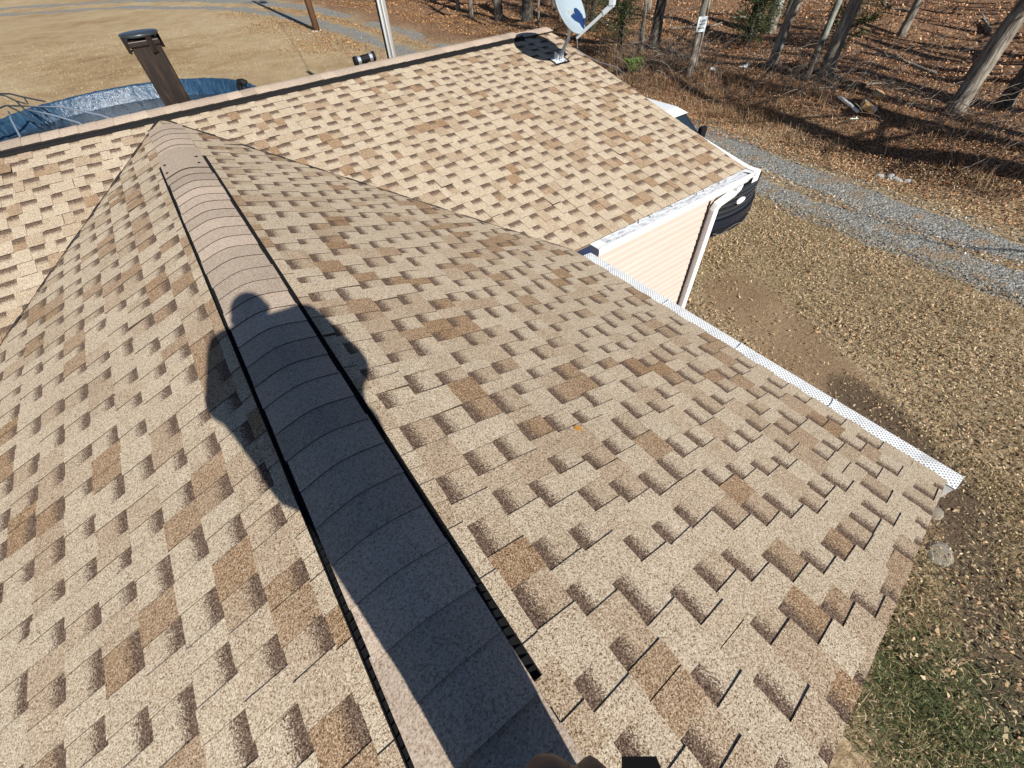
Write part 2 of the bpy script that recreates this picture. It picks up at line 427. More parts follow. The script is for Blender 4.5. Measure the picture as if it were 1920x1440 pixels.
EXPO = .143
def shingles(name, O, U, V, u0, u1, v1, clip, seed, lift=0.0):
    """courses of laminated shingles: a stepped base sheet, raised teeth, cut edges in black asphalt"""
    r = random.Random(seed); mb = MB()
    O = Vector(O); U = Vector(U).normalized(); V = Vector(V).normalized(); N = U.cross(V)
    if N.z < 0: N = -N
    def P(u, v, h): return O+U*u+V*v+N*(h+lift)
    E = (0, 0, 1)
    def quad(a, b, c, d, col, uv=None):
        pts = [a, b, c, d]
        if (Vector(b)-Vector(a)).cross(Vector(c)-Vector(a)).dot(N) < 0 and col is not E:
            pts = pts[::-1]; uv = uv[::-1] if uv else None
        mb.face(pts, col, uv)
    nc = int(math.ceil(v1/EXPO))
    for k in range(nc):
        va = k*EXPO; vb = min((k+1)*EXPO, v1); top = min(va+EXPO+.03, v1)
        u = u0-r.random()*.3; tooth = r.random() < .5
        hb, ht = .0052, .0018
        run = 0; tone = 0; piece = r.random()
        while u < u1:
            w = r.choice((.07, .085, .095, .105, .115, .13, .15)) if tooth else r.choice((.075, .085, .095, .105, .115, .13))
            w *= r.uniform(.93, 1.07)
            ua, ub = max(u, u0), min(u+w, u1)
            if run <= 0:
                run = r.choice((1, 1, 1, 1, 2, 2)); q = r.random()
                tone = (r.uniform(0, .10) if q < .58 else r.uniform(.22, .5) if q < .84 else r.uniform(.65, 1.0))
            run -= 1
            tn = min(1, max(0, tone+r.uniform(-.07, .07)))
            if not tooth and tn > .5 and r.random() < .3: tn *= .4
            if ub > ua+.004:
                j = r.uniform(-.0015, .0015)
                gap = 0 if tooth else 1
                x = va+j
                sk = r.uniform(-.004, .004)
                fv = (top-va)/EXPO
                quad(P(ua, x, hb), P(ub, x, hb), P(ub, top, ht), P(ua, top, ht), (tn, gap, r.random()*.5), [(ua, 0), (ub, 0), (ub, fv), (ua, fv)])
                quad(P(ua, x, 0), P(ub, x, 0), P(ub, x, hb), P(ua, x, hb), E)
                if tooth:
                    tb = .0034+r.uniform(0, .0008)+(.012*r.random() if r.random() < .02 else 0); tt = .0028
                    vt = min(va+EXPO+.012, v1)
                    fv2 = (vt-va)/EXPO
                    a0, b0, a1, b1 = ua, ub, ua-sk, ub+sk
                    quad(P(a0, x-.002, hb+tb), P(b0, x-.002, hb+tb), P(b1, vt, ht+tt), P(a1, vt, ht+tt), (tn, 0, r.random()*.5), [(a0, 0), (b0, 0), (b1, fv2), (a1, fv2)])
                    quad(P(a0, x-.002, .0), P(b0, x-.002, .0), P(b0, x-.002, hb+tb), P(a0, x-.002, hb+tb), E)
                    quad(P(a0, x-.002, .0), P(a0, x-.002, hb+tb), P(a1, vt, ht+tt), P(a1, vt, 0), E)
                    quad(P(b0, x-.002, .0), P(b0, x-.002, hb+tb), P(b1, vt, ht+tt), P(b1, vt, 0), E)
            u += w; tooth = not tooth
            if tooth is False and r.random() < .035: tooth = True; u += .0035       # a joint between two shingles
    return part(mb, name, M['shingle'], house, clip=clip)

k1 = math.sqrt(1+S1*S1); k2 = math.sqrt(1+S2*S2)
# valley vertical planes (near roof kept on the near side)
vd = Vector((RW, YE-YA, 0)).normalized()
nR = Vector((-vd.y, vd.x, 0)); nR = nR if nR.y > 0 else -nR
nL = Vector((-nR.x, nR.y, 0))
AP = Vector((0, YA, 0))
o = shingles('roof_slope', (RW, 0, ZE), (0, 1, 0), (-1, 0, S1), YF, YA+.3, RW*k1, [(AP-nR*.012, nR)], 3, .004)
o = shingles('roof_slope', (-RW-.0, 0, ZE), (0, 1, 0), (1, 0, S1), YF, YA+.3, RW*k1, [(AP-nL*.012, nL)], 8, .004)
ML = (LR-YE)*k2
shingles('roof_slope', (0, YE, HR-S2*(LR-YE)), (1, 0, 0), (0, 1, S2), XL, XR, ML, [], 21)
shingles('roof_slope', (0, LR2, HR-S2*(LR-YE)), (1, 0, 0), (0, -1, S2), XL, XR, ML, [], 33)
def slab(pts, th, mb, col=(0, 0, 0)):
    a = [Vector(p) for p in pts]; b = [p-Vector((0, 0, th)) for p in a]
    mb.face(a, col); mb.face(b[::-1], col)
    for i in range(len(a)): j = (i+1) % len(a); mb.face([a[i], b[i], b[j], a[j]], col)
dk = MB(); e = .006
slab([(RW-.01, YF+.012, ZE-e+.0035), (RW-.01, YA-1.0*RW*S1/S2, ZE-e+.0035), (0, YA, -e), (0, YF+.012, -e)], .02, dk)
slab([(-RW+.01, YF+.012, ZE-e+.0035), (0, YF+.012, -e), (0, YA, -e), (-RW+.01, YE, ZE-e+.0035)], .02, dk)
zme = HR-S2*(LR-YE)
slab([(XL+.012, YE+.01, zme-e), (XR-.012, YE+.01, zme-e), (XR-.012, LR, HR-e), (XL+.012, LR, HR-e)], .02, dk)
slab([(XL+.012, LR, HR-e), (XR-.012, LR, HR-e), (XR-.012, LR2-.01, zme-e), (XL+.012, LR2-.01, zme-e)], .02, dk)
part(dk, 'roof_deck', simple('plywood_edge', (.20, .15, .10), .8, .2, 12), house)
# dark strips that paint the shadow line of the cut along both valleys
vm = MB()
for sx in (1, -1):
    for i in range(40):
        t0, t1 = i/40, (i+1)/40; w0 = (.0065+.0025*math.sin(i*1.7))*(1-.55*t0); 
        n = nR if sx > 0 else nL
        def vp(t, off):
            p = Vector((sx*RW*t, YA+(YE-YA)*t, 0))+n*off
            return Vector((p.x, p.y, HR-S2*(LR-p.y)+.0235))
        vm.face([vp(t0, -.016), vp(t1, -.016), vp(t1, -.016+w0*2), vp(t0, -.016+w0*2)])
part(vm, 'valley_seam', simple('valley_shadow_line', (.035, .026, .02), .7, .3, 30), house)

def cap_run(name, y0, y1, axis, lift0, seed, halfw=.15, slope=S1, base=0.0, last_long=True, ycen=0.0, fold=.07, butt=-1, n=0):
    """overlapping bent cap shingles; axis 'y' along the near ridge, 'x' along the main ridge"""
    r = random.Random(seed); mb = MB(); n = n or int(round(abs(y1-y0)/EXPO)); L = (y1-y0)/n
    K = 11
    def prof(q):
        return -slope*(math.sqrt(q*q+fold*fold)-fold)
    for k in range(n):
        ya_, yb_ = y0+k*L, y0+(k+1)*L
        if butt > 0: ya_, yb_ = yb_, ya_
        j = r.uniform(-.006, .006); h0 = .0052+r.uniform(0, .0012); h1 = .0015
        sk = r.uniform(-.035, .035); jw = r.uniform(-.004, .004); tone = r.uniform(.2, .8) if r.random() < .8 else r.uniform(0, 1)
        rows = []
        for (yy, hh) in ((ya_+j, -.004), (ya_+j, h0), (yb_+.02*(1 if yb_ > ya_ else -1), h1)):
            row = []
            for i in range(K):
                q = -halfw+2*halfw*i/(K-1); q = q+jw
                z = base+lift0+prof(q)+hh
                ys_ = yy+sk*q; row.append((q+ycen, ys_, z) if axis == 'y' else (ys_, q+ycen, z))
            rows.append(row)
        mb.grid([rows[0], rows[1]], (0, 0, 1)); mb.grid([rows[1], rows[2]], (tone, 0, 0))
        for i0 in (0, K-1):
            a, b = rows[1][i0], rows[2][i0]
            mb.face([a, b, (b[0], b[1], b[2]-.008), (a[0], a[1], a[2]-.012)], (0, 0, 1))
    return part(mb, name, M['cap'], house)
VY0, VY1 = .08, 4.40
cap_run('ridge_cap', VY0-.02, 4.04, 'y', .030, 4)
cap_run('ridge_cap', 4.04, 4.57, 'y', .0335, 44, n=1)
cap_run('ridge_cap', YF, VY0+.03, 'y', .012, 5)
cap_run('ridge_cap', 4.56, 5.42, 'y', .014, 6, halfw=.142, n=5)
cap_run('ridge_cap', XL, 4.36, 'x', .030, 9, .15, S2, HR, True, LR, butt=1)
cap_run('ridge_cap', 4.36, XR, 'x', .012, 10, .15, S2, HR, True, LR, butt=1)
# the longer last cap over the end of the vent, with its nails
for (x, y) in ((-.125, 4.12), (-.12, 4.30), (.10, 4.14), (.105, 4.30)):
    nb = MB(); z = .0335-S1*(math.hypot(x, .07)-.07)+.0045
    nb.lathe([(0, .006), (.009, .005), (.012, 0)], (x, y, z), 8); part(nb, 'nail', M['black'], house)

def vent(name, along, a0, a1, slope, base, yc):
    def pt(q, t, h):
        z = base-slope*(math.hypot(q, .07)-.07)+h
        return (q+yc, t, z) if along == 'y' else (t, q+yc, z)
    for s in (-1, 1):
        mb = MB()
        i0, i1, i2 = .120*s, .149*s, .173*s
        n = int((a1-a0)/.5)+1
        for i in range(n):
            t0, t1 = a0+(a1-a0)*i/n, a0+(a1-a0)*(i+1)/n
            w = .0015*math.sin(i*2.1)
            mb.face([pt(i0, t0, .026), pt(i0, t1, .026), pt(i1, t1, .026), pt(i1, t0, .026)])
            mb.face([pt(i1, t0, .026), pt(i1, t1, .026), pt(i1, t1, .006), pt(i1, t0, .006)])
            mb.face([pt(i1, t0, .008), pt(i1, t1, .008), pt(i2, t1, .010+w), pt(i2, t0, .010+w)])
            mb.face([pt(i2, t0, .020+w), pt(i2, t1, .020+w), pt(i2, t1, -.006), pt(i2, t0, -.006)])
            mb.face([pt(i2-.004*s, t0, .020+w), pt(i2-.004*s, t1, .020+w), pt(i2, t1, .020+w), pt(i2, t0, .020+w)])
        m_ = int((a1-a0)/.026)
        for i in range(m_):
            t = a0+(a1-a0)*i/m_
            mb.face([pt(i1, t, .016), pt(i2, t, .011), pt(i2, t, .004), pt(i1, t, .004)])
            mb.face([pt(i1, t+.003, .016), pt(i2, t+.003, .011), pt(i2, t, .011), pt(i1, t, .016)])
        for t in (a0, a1):
            mb.face([pt(i0, t, .027), pt(i2, t, .02), pt(i2, t, 0), pt(i0, t, 0)])
        part(mb, name, M['black'], house)
vent('ridge_vent', 'y', VY0, VY1, S1, 0.0, 0.0)
vent('ridge_vent', 'x', XL+.05, 4.40, S2, HR, LR)

# walls of lapped siding
def siding_wall(name, p0, p1, ztop, zbot, out, lap=.105, gable=None):
    mb = MB(); p0 = Vector((*p0, 0)); p1 = Vector((*p1, 0)); out = Vector((*out, 0))
    n = int((ztop-zbot)/lap); z = ztop
    for k in range(n):
        za, zb = ztop-k*lap, max(ztop-(k+1)*lap, zbot)
        zm = za-.5*(za-zb)
        h_ = (za-zb)/2; lv = [(za, .001), (za-h_*.40, .013), (zm+.003, .015), (zm, .015), (zm, .001), (zm-h_*.40, .013), (zb+.003, .015), (zb, .015), (zb, .001)]
        rows = []
        for zz, d in lv:
            rows.append([p0+out*d+Vector((0, 0, zz)), p1+out*d+Vector((0, 0, zz))])
        mb.grid(rows)
    if gable:
        mb.face([p0+Vector((0, 0, ztop)), p1+Vector((0, 0, ztop)), Vector(gable)])
    return part(mb, name, M['siding'], house)
WY = YE+.095; WX = 4.70; NX = 2.08
siding_wall('siding_wall', (NX, WY), (WX, WY), ZE-.06, G, (0, -1), lap=.17)
siding_wall('siding_wall', (WX, WY), (WX, LR2-.3), ZE-.05, G, (1, 0), gable=(WX, LR, HR-.06))
siding_wall('siding_wall', (NX, YF+.3), (NX, WY), ZE-.06, G, (1, 0))
siding_wall('siding_wall', (-NX, YF+.3), (NX, YF+.3), ZE-.06, G, (0, -1), gable=(0, YF+.3, -.06))
siding_wall('siding_wall', (-NX, YF+.3), (-NX, WY), ZE-.06, G, (-1, 0))
siding_wall('siding_wall', (XL+.3, LR2-.3), (WX, LR2-.3), ZE-.06, G, (0, 1))
siding_wall('siding_wall', (XL+.3, WY), (-NX, WY), ZE-.06, G, (0, -1))
siding_wall('siding_wall', (XL+.3, WY), (XL+.3, LR2-.3), ZE-.06, G, (-1, 0), gable=(XL+.3, LR, HR-.06))
tm = MB()
tm.box((WX-.005, WY+.006, (ZE-.06+G)/2), (.05, .05, ZE-.06-G))
part(tm, 'corner_post', M['white'], house, bevel=.004)
# soffits and fascias
for q in ([(NX, YF+.02, ZE-.14), (RW-.02, YF+.02, ZE-.14), (RW-.02, WY, ZE-.14), (NX, WY, ZE-.14)],
          [(NX, YE+.03, ZE-.142), (WX, YE+.03, ZE-.142), (WX, WY+.02, ZE-.142), (NX, WY+.02, ZE-.142)],
          [(-RW, YF+.02, ZE-.14), (-NX, YF+.02, ZE-.14), (-NX, WY, ZE-.14), (-RW, WY, ZE-.14)]):
    sf = MB(); sf.face(q); part(sf, 'soffit', M['white'], house)
fb = MB()
fb.box((RW-.022, (YF+YE)/2+.01, ZE-.085), (.02, YE-YF-.03, .13))
fb.box((-RW+.022, (YF+YE)/2+.01, ZE-.085), (.02, YE-YF-.03, .13))
fb.box(((RW+WX)/2-.0, YE+.024, ZE-.06), (WX-RW-.06, .02, .08))
def rakeboard(mb, p, q, th=.02, hgt=.14, n=(0, -1, 0), drop=.03):
    p = Vector(p); q = Vector(q); n = Vector(n)*th
    a = [p-Vector((0, 0, drop)), q-Vector((0, 0, drop)), q-Vector((0, 0, drop+hgt)), p-Vector((0, 0, drop+hgt))]
    b = [x+n for x in a]
    mb.face(a[::-1]); mb.face(b)
    for i in range(4): j = (i+1) % 4; mb.face([a[i], a[j], b[j], b[i]])
rakeboard(fb, (RW-.035, YF+.05, ZE), (0, YF+.05, 0)); rakeboard(fb, (-RW+.035, YF+.05, ZE), (0, YF+.05, 0))
rakeboard(fb, (XR-.035, YE+.03, zme), (XR-.035, LR, HR), .02, .14, (1, 0, 0)); rakeboard(fb, (XR-.035, LR2-.03, zme), (XR-.035, LR, HR), .02, .14, (1, 0, 0))
part(fb, 'fascia', M['white'], house)

# near eave gutter with a perforated guard
def gutter_profile(w, h): return [(0, 0), (0, -h), (w*.62, -h), (w*.80, -h*.55), (w, -h*.35), (w, -.004), (w-.012, 0)]
gm = MB(); prof = gutter_profile(.115, .11)
gx0 = RW-.005; gz = ZE-.012
rows = [[(gx0+x, y, gz+z) for x, z in prof] for y in (YF-.045, YE-.12)]
gm.grid(rows)
for y in (YF-.045, YE-.12): gm.face([(gx0+x, y, gz+z) for x, z in prof])
gut = part(gm, 'gutter', M['white'], house)
gg = MB(); r5 = random.Random(5); prev = None
ys = list(np.linspace(YF-.047, YE-.10, 60)); rows = []
for i, y in enumerate(ys):
    wv = .0025*math.sin(i*.9)+r5.uniform(-.001, .001)
    rows.append([(gx0-.004, y, gz+.010), (gx0+.03, y, gz+.014+wv), (gx0+.075, y, gz+.010+wv), (gx0+.108, y, gz+.004), (gx0+.117, y, gz+.002), (gx0+.118, y, gz-.012)])
gg.grid(rows)
part(gg, 'gutter_guard', M['guard'], gut)
gj = simple('grey_joint', (.62, .64, .65), .4)
for y in np.arange(YF+.6, YE-.2, .62):
    sb = MB(); sb.box((gx0+.056, y, gz+.0155), (.116, .003, .003)); part(sb, 'guard_joint', gj, gut)

# main eave gutter: K profile, dirty mesh on top, closed end box, mitred corner that turns up the rake
gy0 = YE+.012; gzm = ZE-.012
gm = MB(); prof = gutter_profile(.128, .115)
xa, xb = RW+.20, XR+.02
rows = [[(x, gy0-px, gzm+pz) for px, pz in prof] for x in (xa, xb)]
gm.grid(rows)
gm.face([(xa, gy0-px, gzm+pz) for px, pz in prof])
gm.face([(xb, gy0-px, gzm+pz) for px, pz in prof])
mg = part(gm, 'gutter', M['white'], house)
bx = MB()
bx.face([(xa-.002, gy0, gzm+.004), (xa+.125, gy0, gzm+.004), (xa+.16, gy0-.128, gzm+.004), (xa-.002, gy0-.128, gzm+.004)])
bx.face([(xb-.12, gy0, gzm+.005), (xb+.003, gy0+.02, gzm+.005), (xb+.003, gy0-.129, gzm+.004), (xb-.05, gy0-.129, gzm+.004)])
bx.box(((xa+xb)/2, gy0-.122, gzm+.004), (xb-xa-.02, .016, .012))
part(bx, 'gutter_lip', M['white'], mg)
ec = MB(); ec.face([(xa-.004, gy0-px*1.0, gzm+pz) for px, pz in [(0, .004), (0, -.115), (.128, -.115), (.128, -.03), (.10, .004)]])
part(ec, 'end_cap', simple('shaded_end_cap', (.40, .42, .45), .5), mg)  # end of the white gutter coloured grey to hold its shade
gg = MB(); rows = []
for i in range(40):
    x = xa+.125+(xb-.12-xa-.125)*i/39; wv = .002*math.sin(i*1.3)
    rows.append([(x, gy0+.004, gzm+.010), (x, gy0-.05, gzm+.007+wv), (x, gy0-.114, gzm+.006)])
gg.grid(rows); part(gg, 'mesh_guard', M['meshguard'], mg)
dtw = simple('dead_twig', (.03, .022, .018), .9)
for (t, l, a) in ((.22, .05, .8), (.30, .03, 2.0), (.62, .02, .3), (.68, .025, 1.4), (.45, .03, 2.6), (.8, .02, 1.0)):
    x = xa+.12+(xb-xa-.25)*t; y = gy0-.05
    tw = MB(); tw.tube([(x, y, gzm+.012), (x+l*math.cos(a), y+l*math.sin(a), gzm+.03)], .0035, 5)
    part(tw, 'dead_twig', dtw, mg)
# white metal that runs from the corner a little way up the rake
rk = MB()
for i in range(8):
    t0, t1 = i/8, (i+1)/8
    def rp(t, dx, dz):
        y = gy0-.128+t*1.15; w = .105*(1-t)**1.3+.006
        return (XR+.002+(w if dx else 0), y, (zme+S2*max(0, y-YE))-.004+dz)
    rk.face([rp(t0, 0, 0), rp(t1, 0, 0), rp(t1, 1, -.004), rp(t0, 1, -.004)]); rk.face([rp(t0, 1, -.004), rp(t1, 1, -.004), rp(t1, 1, -.12), rp(t0, 1, -.12)])
rk.face([rp(0, 0, 0), rp(0, 1, -.004), rp(0, 1, -.12), rp(0, 0, -.12)])
part(rk, 'rake_trim', M['white'], house)
# downspout
ds = MB()
dsx = 4.60; dy = WY-.058
def rect_run(mb, pts, w, d):
    rows = []
    for (p, ax, ay) in pts:
        p = Vector(p); ax = Vector(ax)*w/2; ay = Vector(ay)*d/2
        rows.append([p-ax-ay, p+ax-ay, p+ax+ay, p-ax+ay])
    mb.grid(rows, (0, 0, 0), True)
Xv = (1, 0, 0)
rect_run(ds, [((dsx+.17, gy0-.072, gzm-.10), Xv, (0, 1, 0)), ((dsx+.16, gy0-.07, gzm-.15), Xv, (0, 1, .2)), ((dsx+.12, gy0-.05, gzm-.20), (.9, 0, -.4), (0, .9, .4)),
              ((dsx+.02, dy-.012, gzm-.30), (.9, 0, -.4), (0, .95, .3)), ((dsx, dy, gzm-.36), Xv, (0, 1, .1)), ((dsx, dy, gzm-.42), Xv, (0, 1, 0)), ((dsx, dy, G+.12), Xv, (0, 1, 0)), ((dsx, dy-.16, G+.05), Xv, (0, .3, 1))], .088, .068)
part(ds, 'downspout', M['white'], house, bevel=.006)
jb = MB(); jb.box((dsx-.068, WY-.008, (ZE+G)/2-.06), (.026, .03, ZE-G-.14))
part(jb, 'siding_joint', M['black'], house)
# dark flashing tucked into the inner corner
fl = MB()
fl.face([(RW+.02, YE+.012, ZE-.03), (RW+.2, YE+.012, ZE-.03), (RW+.2, YE-.10, ZE-.10), (RW+.02, YE-.10, ZE-.11)])
fl.face([(RW+.02, YE+.014, ZE-.02), (RW+.2, YE+.014, ZE-.02), (RW+.2, YE+.014, ZE-.14), (RW+.02, YE+.014, ZE-.14)])
part(fl, 'corner_flashing', simple('dark_blue_membrane', (.015, .025, .06), .5, .3, 12), house)

# flue on the back slope
cx, cy = .225, 6.22
zb = HR-S2*(cy-LR)-.05
ch = MB(); ch.lathe([(.108, 0), (.108, .60), (.118, .605), (.118, .645), (.10, .655)], (cx, cy, zb), 4, M=Matrix.Rotation(R(45), 3, 'Z') @ Matrix.Diagonal((1.6, 1.6, 1)))
kf = NT('rusty_flue'); co = kf.coord(); n = kf.noise(kf.scalevec(co, (8, 8, 1.5)), 3, 5, .65)
M['flue'] = kf.out(kf.ramp(n, [(.3, (.010, .007, .006)), (.55, (.024, .015, .012)), (.75, (.065, .038, .027))]), .45, .5, .4)
flue = part(ch, 'chimney', M['flue'], house, bevel=.01)
lid = MB(); lid.lathe([(0, .70), (.10, .699), (.158, .694), (.165, .685), (.160, .668), (0, .656)], (cx, cy, zb), 28)
part(lid, 'chimney_cap', simple('weathered_cap', (.06, .07, .08), .35, .5, 14, .5), flue, smooth=True)
for a in (R(20), R(110), R(200), R(290)):
    p = Vector((cx+.156*math.cos(a), cy+.156*math.sin(a), zb+.615))
    br = MB(); br.box(p, (.012, .05, .12), Matrix.Rotation(a, 3, 'Z'))
    br.box((cx+.12*math.cos(a), cy+.12*math.sin(a), zb+.575), (.09, .02, .012), Matrix.Rotation(a, 3, 'Z'))
    part(br, 'cap_bracket', M['flue'], flue)
# plumbing vent with a rubber coupling, and a short elbow, on the back slope
pv = MB(); py_ = 6.15
pv.tube([(2.32, py_, HR-S2*(py_-LR)-.03), (2.32, py_, .0)], .05, 14)
pv.tube([(2.20, py_, .040), (2.235, py_, .042)], .050, 16); pv.tube([(2.235, py_, .042), (2.43, py_, .054)], .042, 16); pv.tube([(2.43, py_, .054), (2.465, py_, .056)], .050, 16)
vp_ = part(pv, 'plumbing_vent', M['black'], house, smooth=False)
hcm = simple('bright_steel', (.62, .66, .72), .3, .25, 60, .8)
for q_ in ([(2.237, py_, .042), (2.275, py_, .044)], [(2.39, py_, .051), (2.428, py_, .053)]):
    cl = MB(); cl.tube(q_, .0455, 16); part(cl, 'hose_clamp', hcm, vp_)
pe = MB()
pe.tube([(.87, 6.24, -.12), (.872, 6.24, .03), (.885, 6.23, .056), (.915, 6.20, .058), (.94, 6.185, .036)], [.03, .03, .032, .033, .036], 14)
part(pe, 'vent_elbow', M['black'], house)

# ------------------------------------------------------------------ satellite dish
DB = Vector((4.48, 5.02, HR-S2*(LR-5.02)+.012))
dish = empty('satellite_dish', DB, 'grey oval satellite dish with a blue mark standing near the roof corner', 'satellite dish')
DC = Vector((4.4202, 4.7731, .3903)); DN = Vector((.33188, -.76799, .54777)).normalized()
DX = Vector((.91795, .39669, 0)).normalized(); DY = Vector((.2173, -.50283, -.83663)).normalized()   # DY points to the lower rim
RA, RB, DEP = .2995, .2749, .045
def dpt(u, v, off=0.0):
    rr = u*u+v*v
    return DC+DX*(RA*u)+DY*(RB*v)+DN*(DEP*(rr-1)+off)
db = MB(); rows = []
for i in range(0, 9):
    rr = i/8
    rows.append([dpt(rr*math.cos(a), rr*math.sin(a), .004) for a in np.linspace(0, 2*math.pi, 49)[:-1]])
for rr, of in ((1.02, .004), (1.03, -.006), (1.0, -.014)):
    rows.append([dpt(rr*math.cos(a), rr*math.sin(a), of) for a in np.linspace(0, 2*math.pi, 49)[:-1]])
for i in range(7, -1, -1):
    rr = i/8
    rows.append([dpt(rr*math.cos(a), rr*math.sin(a), -.008) for a in np.linspace(0, 2*math.pi, 49)[:-1]])
db.grid(rows, (0, 0, 0), True)
ref = part(db, 'reflector', simple('dish_grey_paint', (.30, .37, .42), .45, .06, 5), dish, smooth=True)
lg = MB()
# blue swoosh mark: two lobes that join in a tail
out_ = [(.30, .22), (.36, .12), (.45, .12), (.52, .22), (.58, .32), (.62, .20), (.70, .14), (.80, .17), (.88, .27), (.92, .42), (.88, .56), (.80, .66), (.72, .75), (.64, .84), (.58, .83), (.56, .74), (.58, .62), (.52, .55), (.42, .48), (.33, .36)]
import itertools
LU = Vector((.6, .8)); 
def lpt(a, b):
    u = -.42+a*1.25; v = -.10+b*1.25
    return dpt(u, v, .0065)
cpt_ = lpt(.62, .45)
for i in range(len(out_)):
    a, b = out_[i], out_[(i+1) % len(out_)]
    lg.face([cpt_, lpt(*a), lpt(*b)])
part(lg, 'logo', simple('logo_blue', (.010, .032, .11), .4, .1, 10), ref)
ar = MB()
r0 = dpt(0, 1.04, -.02)
armdir = (DN*.93-DY*.06+DX*.05).normalized(); e1 = r0-armdir*.05; e2 = r0+armdir*.36
def obox(mb, a, b, w, h, upv):
    t = (b-a).normalized(); s = t.cross(upv).normalized(); q = s.cross(t)
    rows = [[p+s*w*i+q*h*j for i, j in ((-1, -1), (1, -1), (1, 1), (-1, 1))] for p in (a, b)]
    mb.grid(rows, (0, 0, 0), True); mb.face(rows[0]); mb.face(rows[1])
obox(ar, e1, e2, .020, .016, DY)
arm = part(ar, 'feed_arm', simple('light_grey_paint', (.46, .52, .54), .4, .05), dish, bevel=.003)
ln = MB()
obox(ln, e2-armdir*.03, e2+armdir*.09, .027, .025, DY)
q0 = e2+armdir*.09
obox(ln, q0-armdir*.01, q0+(armdir*.5-DY*.85).normalized()*.13, .034, .03, armdir)
part(ln, 'feed_horn', simple('feed_grey', (.50, .56, .60), .45, .1), arm, bevel=.006)
ms = MB()
mtop = DC-DN*.075+DY*.06
ms.tube([DB+Vector((0, 0, .02)), DB+Vector((.035, -.015, .07)), DB+Vector((.085, -.045, .17)), DB+Vector((.10, -.06, .22)), DB+Vector((.085, -.10, .34)), mtop], .021, 12)
part(ms, 'mast', simple('mast_grey', (.45, .48, .55), .4, .1, 10, .2), dish, smooth=True)
bk = MB(); obox(bk, mtop-DN*.03, DC-DN*.048, .05, .06, DY); part(bk, 'mount_bracket', M['greymetal'], dish, bevel=.004)
ft = MB(); rot = Matrix.Rotation(math.atan(S2), 3, 'X')
ft.box(DB+Vector((0, 0, .004)), (.19, .13, .012), rot); ft.box(DB+Vector((-.04, 0, .045)), (.012, .08, .08), rot); ft.box(DB+Vector((.04, 0, .045)), (.012, .08, .08), rot)
part(ft, 'foot', simple('bright_foot', (.70, .74, .78), .3, .15, 30, .3), dish, bevel=.003)
fp = MB(); fp.box(DB+Vector((.01, -.005, -.004)), (.23, .17, .008), rot); part(fp, 'sealant_pad', M['black'], dish)
cb = MB()
cb.tube([e1, e1+Vector((.02, .0, -.10)), Vector((XR-.12, 5.02, -.10)), Vector((XR-.02, 4.95, -.16)), Vector((XR+.06, 4.80, -.22)), Vector((XR+.16, 4.55, -.26)), Vector((XR+.2, 4.45, -.32)), Vector((XR+.1, 4.5, -.42)), Vector((XR-.02, 4.6, -.36))], .006, 6)
cb.tube([DB+Vector((.02, .0, .05)), DB+Vector((.10, -.03, .09)), DB+Vector((.14, -.05, .05)), DB+Vector((.11, -.06, .01))], .004, 6)
part(cb, 'cable', simple('grey_cable', (.16, .16, .17), .6), dish)

# small yellow leaf on the shingles
lf = MB(); zl = -S1*.86+.016
for s in (1, -1):
    lf.face([(.860, .70, zl), (.860+.011*s, .685, zl+.004), (.862+.008*s, .668, zl+.006), (.866, .655, zl+.003)])
tag(lf.build('leaf', simple('yellow_leaf', (.55, .26, .03), .6)), 'small curled yellow orange leaf lying alone on the shingles', 'leaf')

# ------------------------------------------------------------------ pickup truck
TX, TY = 7.13, 3.32
truck = empty('pickup_truck', (TX, TY, G), 'white pickup truck with black front grille parked beside the house corner', 'pickup truck')
M['paint'] = simple('white_car_paint', (.80, .83, .85), .25, .02, 3, 0, .6)
M['navy'] = simple('dark_bumper', (.009, .012, .022), .4, .2, 8)
M['glass'] = simple('dark_glass', (.015, .03, .045), .08, .1, 3, 0, .8)
def T(x, y, z): return Vector((TX+x, TY+y, G+z*1.04))
def bowed(x): return .30*(abs(x)/.98)**2.2
def loft(mb, secs, closed=True):
    rows = [[Vector(p) for p in s_] for s_ in secs]
    mb.grid(rows, (0, 0, 0), closed); mb.face(rows[0][::-1]); mb.face(rows[-1])
def hsec(y, w, z0, z1, r_=.08): return [T(-w, y, z0), T(-w, y, z1-r_), T(-w+r_, y, z1), T(w-r_, y, z1), T(w, y, z1-r_), T(w, y, z0)]
b = MB()
loft(b, [hsec(.36, .90, .60, 1.08, .14), hsec(.6, .96, .55, 1.12, .14), hsec(1.25, .97, .45, 1.14, .12), hsec(1.36, 1.0, .45, 1.28), hsec(3.7, 1.0, .45, 1.28), hsec(3.72, 1.0, .45, 1.36), hsec(5.75, 1.0, .5, 1.36)])
part(b, 'body', M['paint'], truck, bevel=.02)
b = MB(); loft(b, [[T(-.70, .26, 1.08), T(-.66, .26, 1.24), T(.66, .26, 1.24), T(.70, .26, 1.08)], [T(-.78, .7, 1.1), T(-.62, .7, 1.28), T(.62, .7, 1.28), T(.78, .7, 1.1)], [T(-.80, 1.40, 1.1), T(-.64, 1.40, 1.30), T(.64, 1.40, 1.30), T(.80, 1.40, 1.1)]])
part(b, 'hood', M['paint'], truck, bevel=.03)
b = MB()
loft(b, [[T(-.90, 1.34, 1.28), T(-.90, 3.62, 1.28), T(.90, 3.62, 1.28), T(.90, 1.34, 1.28)], [T(-.73, 1.94, 1.80), T(-.73, 3.42, 1.80), T(.73, 3.42, 1.80), T(.73, 1.94, 1.80)]])
cab = part(b, 'cab', simple('cab_pillar_black', (.015, .017, .02), .3), truck, bevel=.03)
